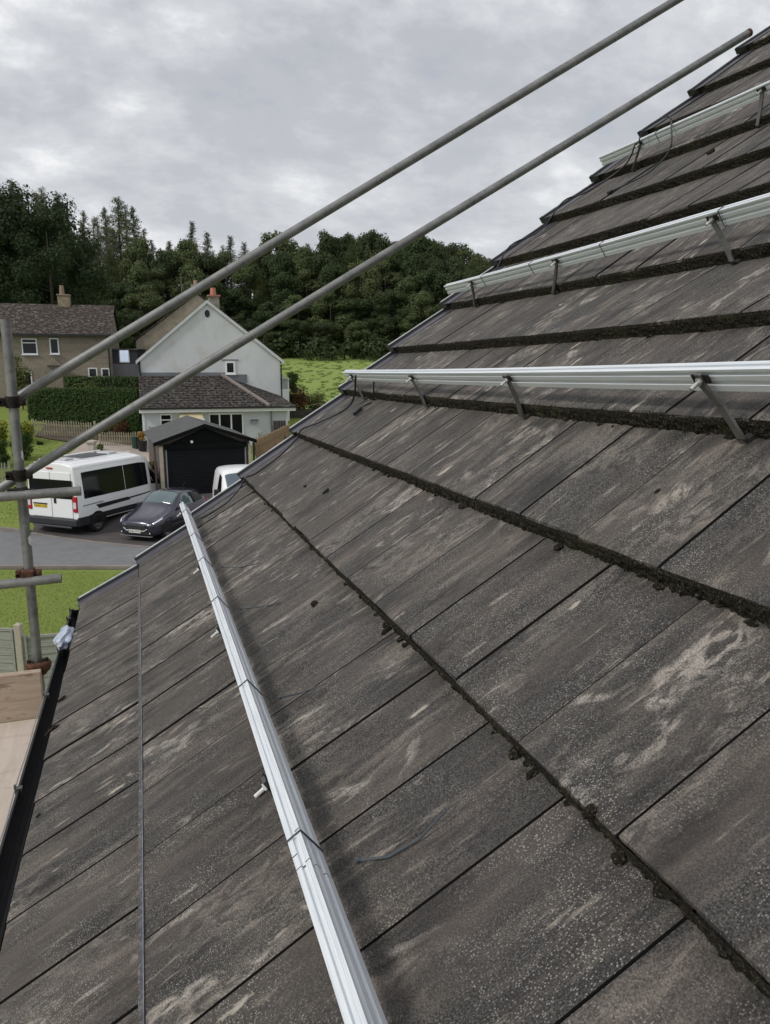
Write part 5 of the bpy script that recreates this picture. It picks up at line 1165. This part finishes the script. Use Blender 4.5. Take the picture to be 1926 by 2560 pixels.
# tussocks in the field
q = random.Random(40); LLf = []
for _ in range(260): 
    d_ = q.uniform(58, 112); a_ = asite(q.uniform(690, 960), d_, 0); LLf.append((*S(a_, d_, H(a_, d_)+.03), q.uniform(.15, .5)))
mb, at = foliage(LLf, 5200, .12, 3, .35); tag(mb.build('field_tussocks', leafm('tussock', (.13, .20, .04), (.24, .32, .09)), attr=at, fix=False), 'rough grass tussocks scattered over the bright field', 'grass', None, 'stuff')
q = random.Random(41); mb = MB(); at = []
for _ in range(30000):
    if q.random() < .62: d_ = q.uniform(12.6, 21.6); a_ = q.uniform(-.62, -.33)*d_
    else: d_ = q.uniform(27.6, 41); a_ = q.uniform(-.66, -.40)*d_
    if d_ > 27 and ((a_ > -12.2-.28*(d_-27)) or H(a_, d_) > 0): continue
    b = S(a_, d_, H(a_, d_)); h_ = q.uniform(.012, .03)*(1 if d_ < 22 else 1.5); u = Vector((q.uniform(-1, 1), q.uniform(-1, 1), 0)).normalized()*.012*(1 if d_ < 22 else 2)
    k = len(mb.v); mb.v += [tuple(b-u), tuple(b+u), tuple(b+Vector((q.uniform(-.02, .02), q.uniform(-.02, .02), h_)))]; mb.f.append((k, k+1, k+2)); mb.m.append(0); at.append(q.random())
tag(mb.build('lawn_grass', leafm('lawn_blades', (.17, .23, .05), (.25, .31, .08)), attr=at, fix=False), 'short mown grass blades on the lawns', 'grass', None, 'stuff')
# ------------------------------------------------------------------ vehicles
class Loft:
    """stations [(y, fn(j)->(x,z) list)], symmetric half section mirrored"""
    def __init__(s, sts): s.st = sts; s.n = len(sts[0][1])
    def full(s, i):
        y, h = s.st[i]; y = y if not callable(y) else y; return [Vector((-x_, y, z)) for x_, z in h]+[Vector((x_, y, z)) for x_, z in reversed(h[:-1])] if h[-1][0] == 0 else None
    def at(s, fi, fj, off=0.):
        def smp(fi, fj):
            i = max(0, min(len(s.st)-2, int(fi))); u = fi-i; A = s.full(i); B = s.full(i+1); j = max(0, min(len(A)-2, int(fj))); v = fj-j
            return A[j].lerp(A[j+1], v).lerp(B[j].lerp(B[j+1], v), u)
        p = smp(fi, fj)
        if off:
            e = .02; N_ = len(s.full(0))-1
            t1 = smp(min(fi+e, len(s.st)-1), fj)-smp(max(0, fi-e), fj); t2 = smp(fi, min(fj+e, N_))-smp(fi, max(0, fj-e)); n = t1.cross(t2)
            if n.length < 1e-9: n = Vector((0, 0, 1))
            n.normalize(); c = Vector((0, p.y, .9)); 
            if n.dot(p-c) < 0: n = -n
            p = p+n*off
        return p
    def body(s, mb=None):
        mb = mb or MB(); F = [s.full(i) for i in range(len(s.st))]; n = len(F[0])
        for r in F: mb.v += [tuple(q) for q in r]
        for i in range(len(F)-1):
            for j in range(n-1): a = i*n+j; mb.f.append((a, a+1, a+n+1, a+n)); mb.m.append(0)
            mb.f.append((i*n+n-1, i*n, i*n+n, i*n+2*n-1)); mb.m.append(0)
        mb.f.append(tuple(range(n))); mb.f.append(tuple(reversed(range((len(F)-1)*n, len(F)*n)))); mb.m += [0, 0]; return mb
    def patch(s, quad, off=.008, res=4, th=.006):
        """quad: 4 corners (fi, fj) ; bilinear sampled shell"""
        mb = MB(); (a, b, c, d_) = [Vector((q[0], q[1], 0)) for q in quad]
        for o_ in (off, off-th-.01):
            for iu in range(res+1):
                for iv in range(res+1):
                    u, v = iu/res, iv/res; p = a.lerp(b, u).lerp(d_.lerp(c, u), v); mb.v.append(tuple(s.at(p.x, p.y, o_)))
        m_ = (res+1)**2
        for iu in range(res):
            for iv in range(res):
                q = iu*(res+1)+iv; mb.f += [(q, q+1, q+res+2, q+res+1), (m_+q, m_+q+res+1, m_+q+res+2, m_+q+1)]; mb.m += [0, 0]
        ed = [i*(res+1) for i in range(res+1)] + [res*(res+1)+i for i in range(1, res+1)] + [i*(res+1)+res for i in range(res-1, -1, -1)] + [i for i in range(res-1, 0, -1)]
        for i in range(len(ed)): p, q = ed[i], ed[(i+1) % len(ed)]; mb.f.append((p, q, m_+q, m_+p)); mb.m.append(0)
        return mb
PAINTW = Mat('white_vehicle_paint', .32, 0, .4, (.84, .845, .85)); PAINTW.b.inputs['Coat Weight'].default_value = .4; PAINTW = PAINTW.m
PAINTG = Mat('dark_plum_grey_paint', .26, .5, .5, (.038, .038, .062)); PAINTG.b.inputs['Coat Weight'].default_value = .8; PAINTG.b.inputs['Coat Roughness'].default_value = .08; PAINTG = PAINTG.m
VGL = Mat('vehicle_glass', .08, 0, .28, (.006, .007, .008)).m; VGL2 = Mat('windscreen_glass', .05, 0, .9, (.10, .14, .15)).m
RED = Mat('red_lamp', .2, 0, .6, (.42, .012, .02)).m; LAMPW = Mat('clear_lamp', .12, .2, .8, (.72, .72, .78)).m
TYRE = simple('tyre_rubber', (.015, .015, .015), .85); RIM = simple('alloy_rim', (.42, .42, .43), .35, .7, .05, 5); DPL = simple('dark_bumper_plastic', (.022, .023, .028), .55, 0, .15, 5)
def wheel(root, x, y, r, w, side):
    mb = MB(); n = 28; prof = [(r*.66, -w/2), (r*.93, -w/2), (r, -w*.36), (r, w*.36), (r*.93, w/2), (r*.66, w/2)]
    for (rr_, xx) in prof:
        for k in range(n): a = 2*math.pi*k/n; mb.v.append((x+xx, y+rr_*math.cos(a), r+rr_*math.sin(a)))
    P_ = len(prof)
    for j in range(P_):
        for k in range(n): k2 = (k+1) % n; j2 = (j+1) % P_; mb.f.append((j*n+k, j*n+k2, j2*n+k2, j2*n+k)); mb.m.append(0)
    w_ = mb.build('wheel', TYRE, root, smooth=True); xo = x+side*(w/2-.03)
    mb = MB(); mb.tube([(xo-side*.05, y, r), (xo-side*.045, y, r)], r*.66, 24, mi=1)
    for k in range(7):
        a = 2*math.pi*k/7; ca, sa = math.cos(a), math.sin(a); p = []
        for (rr_, ww) in ((.04, .030), (r*.64, .022)):
            for s_ in (-1, 1): p.append((xo+side*.012, y+rr_*ca-s_*ww*sa, r+rr_*sa+s_*ww*ca))
        p2 = [(q[0]-side*.03, q[1], q[2]) for q in p]; mb.hexa([p[0], p[1], p[3], p[2], p2[0], p2[1], p2[3], p2[2]])
    for k in range(24):
        a0, a1 = 2*math.pi*k/24, 2*math.pi*(k+1)/24; q = []
        for rr_, xx in ((r*.60, xo+side*.014), (r*.67, xo+side*.014), (r*.67, xo-side*.05), (r*.60, xo-side*.05)):
            for a in (a0, a1): q.append((xx, y+rr_*math.cos(a), r+rr_*math.sin(a)))
        mb.add(q, [(0, 1, 3, 2), (2, 3, 5, 4), (6, 7, 1, 0)])
    mb.build('rim', [RIM, BLK], w_)
def text(name, s_, size, mat, parent, M_, ext=.002):
    cu = bpy.data.curves.new(name, 'FONT'); cu.body = s_; cu.size = size; cu.align_x = 'CENTER'; cu.align_y = 'CENTER'; cu.extrude = ext; cu.space_character = 1.05
    o = bpy.data.objects.new(name, cu); col.objects.link(o); bpy.context.view_layer.update()
    me = bpy.data.meshes.new_from_object(o.evaluated_get(bpy.context.evaluated_depsgraph_get())); bpy.data.objects.remove(o)
    me.name = name; me.transform(M_); me.materials.clear(); me.materials.append(mat); return put(bpy.data.objects.new(name, me), parent)
# --- camper van : y = 0 rear bumper, y+ towards its front
cr_ = (-11.0, 25.9); VP_ = 21; c_, s_ = math.cos(rad(VP_)), math.sin(rad(VP_))
va, vd = cr_[0]-1.19*c_, cr_[1]+1.19*s_
VS = 1.05
van = thing('camper_van', 'white high-roofed camper van parked with its rear doors towards the road', 'camper van', S(va, vd, H(va, vd)+.05), -YAW-rad(VP_)); van.scale = (1.17, 1.03, 1.03)
def vsec(wb, wm, wt, z0, zb, zr, crown=.06):
    return [(0, z0), (wb*.8, z0), (wb, z0+.06), (wb+.01, lerp(z0, zb, .4)), (wm, zb), (lerp(wm, wt, .5), lerp(zb, zr, .5)), (wt, zr-.20), (wt-.06, zr-.08), (wt-.20, zr-.02), (wt*.45, zr+crown*.6), (0, zr+crown)]
def vs_(y, wb, wm, wt, z0, zb, zr, crown=.05): 
    s__ = vsec(wb, wm, wt, z0, zb, zr, crown); return (y, s__)
# section listed roof->floor so index 0 at bottom centre, last at roof centre
VL = Loft([vs_(.10, .98, .98, .86, .42, 1.18, 2.44), vs_(.14, 1.01, 1.00, .90, .40, 1.18, 2.50), vs_(.6, 1.02, 1.01, .91, .38, 1.18, 2.52), vs_(2.0, 1.02, 1.01, .91, .38, 1.18, 2.52),
   vs_(3.55, 1.02, 1.01, .91, .38, 1.18, 2.51), vs_(3.95, 1.02, 1.01, .90, .38, 1.17, 2.44), vs_(4.25, 1.02, 1.01, .86, .38, 1.16, 2.16), vs_(4.60, 1.01, 1.0, .80, .38, 1.12, 1.78), vs_(4.90, 1.0, .98, .80, .38, 1.02, 1.42), vs_(5.25, .97, .94, .78, .36, .92, 1.18), vs_(5.45, .90, .86, .70, .34, .80, .98), vs_(5.55, .80, .78, .62, .34, .66, .80)])
b = bevel(VL.body().build('body', PAINTW, van, smooth=True), .02, 2, 40); b.modifiers.new('w', 'WEIGHTED_NORMAL')
NJ = 20   # section points 0..20; right side counts back from 20
def vpatch(name, mat, quad, parent=van, off=.008, res=5, L_=None): return (L_ or VL).patch(quad, off, res).build(name, mat, parent, smooth=False)
# full(): left side first (x<0): j=0 bottom centre .. 10 roof centre .. 19 right bottom
def rj(j): return 20-j
for sd_, nm in ((lambda j: j, 'l'), (rj, 'r')):
    vpatch('side_window', VGL, [(1.65, sd_(4.15)), (3.35, sd_(4.15)), (3.35, sd_(5.75)), (1.65, sd_(5.75))])
    vpatch('side_window', VGL, [(3.37, sd_(4.15)), (4.75, sd_(4.2)), (4.75, sd_(5.75)), (3.37, sd_(5.75))])
    vpatch('cab_window', VGL, [(5.25, sd_(4.2)), (7.6, sd_(4.25)), (6.4, sd_(5.6)), (5.25, sd_(5.75))])
    vpatch('side_trim', DPL, [(2.0, sd_(2.15)), (4.6, sd_(2.15)), (4.6, sd_(2.9)), (2.0, sd_(2.9))], off=.010)
    vpatch('graphic_stripe', BLK, [(2.35, sd_(3.28)), (3.5, sd_(3.38)), (3.4, sd_(3.62)), (2.25, sd_(3.60))], off=.006)
    vpatch('graphic_stripe', simple('silver_stripe', (.22, .24, .26), .4), [(1.4, sd_(3.66)), (2.55, sd_(3.70)), (2.5, sd_(3.78)), (1.4, sd_(3.74))], off=.006)
    vpatch('graphic_stripe', BLK, [(3.5, sd_(3.46)), (5.0, sd_(3.62)), (5.0, sd_(3.68)), (3.4, sd_(3.58))], off=.006)
    vpatch('door_seam', DPL, [(1.0, sd_(6.25)), (4.6, sd_(6.25)), (4.6, sd_(6.29)), (1.0, sd_(6.29))], off=.004)
vpatch('windscreen', VGL, [(6.05, 7.2), (6.05, 12.8), (8.0, 13.0), (8.0, 7.0)], res=8)
# rear face at y=.10
def rbox(name, mat, x0, x1, z0, z1, y0=.06, y1=.101, parent=van, bv=.01):
    mb = MB(); mb.box(x0, x1, y0, y1, z0, z1); o = mb.build(name, mat, parent); return bevel(o, bv, 2) if bv else o
for (x0, x1) in ((-.80, -.02), (.02, .80)):
    d_ = rbox('rear_door', PAINTW, x0, x1, .62, 2.22, .072, .101, bv=.012)
    rbox('door_window', VGL, x0-.05 if x0 < 0 else x0-.015, x1+.015 if x0 < 0 else x1+.05, 1.30, 1.96, .060, .0715, d_, .004)
d_ = rbox('door_handle', BLK, .10, .19, 1.12, 1.32, .045, .0715, bv=.02)
pl = rbox('number_plate', simple('yellow_plate', (.72, .52, .04), .5, 0, .03, 3), -.72, -.20, .93, 1.04, .058, .0715, bv=.003); rbox('plate_recess', DPL, -.74, -.18, 1.05, 1.10, .055, .0714, bv=.004)
text('plate_text', 'NX60 CVE', .105, BLK, pl, Matrix.Translation((-.46, .0565, .985)) @ Matrix.Rotation(rad(90), 4, 'X'))
for s__ in (-1, 1):
    l_ = rbox('rear_lamp', RED, s__*.91-.085, s__*.91+.085, .84, 1.40, .055, .13, bv=.03); rbox('lamp_lens', LAMPW, s__*.91-.06, s__*.91+.06, .98, 1.20, .046, .0545, l_, .006)
rbox('bumper', DPL, -1.0, 1.0, .34, .60, -.02, .16, bv=.05); rbox('bumper_step', simple('bumper_lip', (.07, .07, .08), .5), -.78, .78, .285, .34, -.03, .10, bv=.015)
rbox('bumper_side', DPL, -1.035, -.98, .34, .66, .05, .62, bv=.02); rbox('bumper_side', DPL, .98, 1.035, .34, .66, .05, .62, bv=.02)
rbox('brake_lamp', RED, -.12, .12, 2.33, 2.38, .06, .12, bv=.01)
mb = MB(); mb.box(-.6, .6, .2, 5.0, .20, .40); mb.build('underbody', BLK, van)
for (x_, y_) in ((-.90, .98), (.90, .98), (-.90, 4.62), (.90, 4.62)):
    mb = MB(); mb.prism([(y_+.43*math.cos(math.pi*i/12), .33+.43*math.sin(math.pi*i/12)) for i in range(13)], lambda u, w, t_: Vector((t_, u, w)), x_-.12 if x_ > 0 else x_+.12, x_+(.137 if x_ > 0 else -.137)); mb.build('wheel_arch', BLK, van)
    wheel(van, x_+(.03 if x_ > 0 else -.03), y_, .335, .22, 1 if x_ > 0 else -1)
rbox('solar_panel', simple('solar_cells', (.10, .11, .14), .25), -.42, .42, 1.4, 2.55, 2.0, 1.0, van) if 0 else None
mb = MB(); mb.box(-.40, .40, 1.3, 2.5, 2.575, 2.61); mb.build('roof_panel', simple('grey_roof_glass', (.14, .15, .18), .2), van)
for (y0, y1) in ((.55, .95), (2.75, 3.2)): mb = MB(); mb.box(-.26, .26, y0, y1, 2.56, 2.63); o = bevel(mb.build('roof_vent', simple('roof_vent_plastic', (.50, .50, .52), .4), van), .02, 2)
mb = MB(); mb.tube([(-.62, .35, 2.60), (-.62, 3.4, 2.60)], .018, 8); mb.build('roof_bar', PAINTW, van); mb = MB(); mb.tube([(.62, .35, 2.60), (.62, 3.4, 2.60)], .018, 8); mb.build('roof_bar', PAINTW, van)
mb = MB(); mb.box(-.99, -.86, .5, 2.9, 2.36, 2.48); bevel(mb.build('awning_case', PAINTW, van), .02, 2)
for s__ in (-1, 1): mb = MB(); mb.box(s__*1.14-.07, s__*1.14+.07, 4.55, 4.70, 1.18, 1.52); bevel(mb.build('wing_mirror', BLK, van), .03, 2)
# --- hatchback : y = 0 nose, y+ to the tail
CP = 19; ca_, cd__ = -8.70, 25.2
CSC = (.97, .88, 1.04)
car = thing('hatchback_car', 'dark plum-grey small hatchback parked facing the road beside the camper van', 'car', S(ca_, cd__, H(ca_, cd__)+.05), -YAW-rad(CP)); car.scale = CSC
def cs(y, wb, wm, wt, z0, zs, zb, zr, crown=.03):
    return (y, [(0, z0), (wb*.85, z0), (wb, z0+.05), (wb+.015, lerp(z0, zs, .6)), (wm, zs), (wm-.015, zb), (lerp(wm, wt, .55), lerp(zb, zr, .55)), (wt+.03, zr-.06), (wt-.06, zr-.012), (wt*.5, zr+crown*.7), (0, zr+crown)])
CL_ = Loft([cs(.02, .52, .54, .40, .24, .44, .54, .60), cs(.10, .72, .74, .56, .20, .48, .62, .68), cs(.30, .82, .83, .66, .19, .54, .70, .76), cs(.65, .845, .85, .70, .19, .62, .79, .86), cs(1.05, .85, .855, .72, .19, .68, .87, .95),
  cs(1.40, .85, .86, .70, .19, .72, .91, 1.06), cs(1.80, .85, .86, .64, .19, .74, .93, 1.30), cs(2.10, .85, .86, .59, .19, .76, .95, 1.43), cs(2.45, .85, .86, .575, .19, .77, .96, 1.475), cs(3.0, .85, .86, .565, .19, .79, .98, 1.46), cs(3.45, .84, .85, .54, .20, .81, 1.0, 1.40), cs(3.75, .82, .83, .52, .22, .83, 1.02, 1.22), cs(3.93, .76, .78, .50, .26, .82, .96, 1.04)])
cb = CL_.body().build('body', PAINTG, car, smooth=True); ss = cb.modifiers.new('s', 'SUBSURF'); ss.levels = 1; ss.render_levels = 1
def cpatch(name, mat, quad, off=.010, res=8, parent=car): return CL_.patch(quad, off, res).build(name, mat, parent, smooth=True, fix=True)
cpatch('windscreen', VGL2, [(5.15, 7.6), (5.15, 12.4), (7.05, 12.7), (7.05, 7.3)])
cpatch('rear_window', VGL, [(10.3, 7.8), (10.3, 12.2), (11.6, 12.4), (11.6, 7.6)])
for sd_ in (lambda j: j, rj):
    cpatch('side_window', VGL2, [(6.0, sd_(5.1)), (8.45, sd_(5.1)), (8.35, sd_(6.75)), (6.95, sd_(6.7))]); cpatch('side_window', VGL, [(8.55, sd_(5.1)), (10.2, sd_(5.2)), (9.7, sd_(6.6)), (8.45, sd_(6.75))])
    cpatch('headlamp', LAMPW, [(.95, sd_(5.15)), (2.7, sd_(4.95)), (2.9, sd_(5.5)), (1.05, sd_(5.9))], .012, 6)
    cpatch('rear_lamp', RED, [(11.3, sd_(4.3)), (12, sd_(4.3)), (12, sd_(5.2)), (11.2, sd_(5.2))], .012, 4)
    cpatch('sill', BLK, [(3.3, sd_(2.1)), (9.0, sd_(2.1)), (9.0, sd_(2.9)), (3.3, sd_(2.9))], .008, 6)
def cbx(name, mat, x0, x1, y0, y1, z0, z1, bv=.015, parent=car): mb = MB(); mb.box(x0, x1, y0, y1, z0, z1); return bevel(mb.build(name, mat, parent), bv, 3)
mb = MB(); mb.prism([(-.46, .47), (-.36, .40), (.36, .40), (.46, .47), (.40, .58), (-.40, .58)], lambda u, w, t_: Vector((u, t_, w)), -.035, .06); bevel(mb.build('grille', simple('grille_black', (.02, .02, .02), .5), car), .01, 2)
mb = MB(); mb.tube([(-.50, -.01, .47), (-.36, -.035, .395), (0, -.045, .385), (.36, -.035, .395), (.50, -.01, .47)], .016, 8); mb.build('grille_trim', LAMPW, car)
mb = MB(); mb.prism([(-.56, .26), (.56, .26), (.50, .38), (-.50, .38)], lambda u, w, t_: Vector((u, t_, w)), -.02, .12); bevel(mb.build('lower_grille', BLK, car), .015, 2)
cbx('splitter', simple('splitter_grey', (.16, .15, .17), .4), -.66, .66, -.025, .10, .195, .225, .01)
np_ = cbx('number_plate', simple('white_plate', (.70, .70, .66), .5, 0, .03, 3), -.26, .26, -.062, -.05, .325, .435, .003)
text('plate_text', 'NU63 MYG', .105, BLK, np_, Matrix.Translation((0, -.0635, .38)) @ Matrix.Rotation(rad(90), 4, 'X'))
for s__ in (-1, 1):
    mb = MB(); mb.tube([(s__*.60, -.0, .33), (s__*.60, .05, .33)], .055, 14); fl_ = mb.build('fog_lamp', BLK, car); mb = MB(); mb.tube([(s__*.60, -.006, .33), (s__*.60, .0, .33)], .028, 12); mb.build('lens', LAMPW, fl_)
    m2 = MB(); m2.box(s__*.95-.09, s__*.95+.08, 1.62, 1.74, .93, 1.06); bevel(m2.build('wing_mirror', PAINTG, car), .035, 3)
    for y_ in (.80, 3.20):
        mb = MB(); x_ = s__*.74; mb.prism([(y_+.36*math.cos(math.pi*i/12), .28+.36*math.sin(math.pi*i/12)) for i in range(13)], lambda u, w, t_: Vector((t_, u, w)), x_-s__*.1, x_+s__*.128); mb.build('wheel_arch', BLK, car)
        wheel(car, s__*.775, y_, .29, .19, s__)
mb = MB(); mb.box(-.55, .55, .3, 3.7, .14, .26); mb.build('underbody', BLK, car)
mb = MB(); mb.tube([(0, 3.35, 1.47), (0, 3.55, 1.62)], .006, 6); mb.build('aerial', BLK, car)
for x_ in (-.28, .22): mb = MB(); mb.tube([(x_, 1.30, 1.04), (x_+.42, 1.42, 1.085)], .009, 6); mb.build('wiper', BLK, car)
# --- small white van by the garage door
v2a, v2d = -4.70, 26.2
v2 = thing('small_van', 'small white van nose-on to the garage door, half hidden behind the roof verge', 'van', S(v2a, v2d, H(v2a, v2d)+.05), -YAW-rad(-22)); v2.scale = (1.1, 1.08, 1.2)
def ws(y, wb, wt, z0, zb, zr, cr__=.03): return (y, [(0, z0), (wb*.85, z0), (wb, z0+.06), (wb+.01, lerp(z0, zb, .5)), (wb, zb), (lerp(wb, wt, .5), lerp(zb, zr, .5)), (wt+.02, zr-.14), (wt-.04, zr-.05), (wt-.12, zr-.01), (wt*.5, zr+cr__*.7), (0, zr+cr__)])
WL = Loft([ws(.0, .74, .60, .3, .72, .82), ws(.12, .82, .66, .25, .80, .92), ws(.55, .86, .72, .24, .92, 1.04), ws(.95, .88, .74, .24, 1.0, 1.16), ws(1.25, .88, .72, .24, 1.02, 1.42), ws(1.6, .88, .72, .24, 1.04, 1.72), ws(1.85, .88, .74, .24, 1.05, 1.80), ws(2.4, .88, .75, .24, 1.05, 1.83), ws(3.0, .88, .74, .26, 1.05, 1.80), ws(3.12, .84, .70, .32, 1.02, 1.72)])
WL.body().build('body', PAINTW, v2, smooth=True).modifiers.new('w', 'WEIGHTED_NORMAL')
WL.patch([(3.2, 7.4), (3.2, 12.6), (4.95, 12.8), (4.95, 7.2)], .01, 8).build('windscreen', Mat('van_windscreen', .06, 0, .8, (.10, .13, .16)).m, v2)
for sd_ in (lambda j: j, rj): WL.patch([(4.3, sd_(4.3)), (6.3, sd_(4.3)), (6.2, sd_(6.1)), (5.3, sd_(6.1))], .01, 6).build('side_window', VGL, v2); WL.patch([(.9, sd_(4.4)), (2.0, sd_(4.4)), (2.0, sd_(6.2)), (.9, sd_(6.4))], .01, 4).build('headlamp', LAMPW, v2)
for s__ in (-1, 1):
    mb = MB(); mb.box(s__*1.0-.08, s__*1.0+.08, 1.3, 1.42, 1.06, 1.28); bevel(mb.build('wing_mirror', BLK, v2), .03, 2)
    for y_ in (.78, 2.55): wheel(v2, s__*.80, y_, .31, .2, s__)
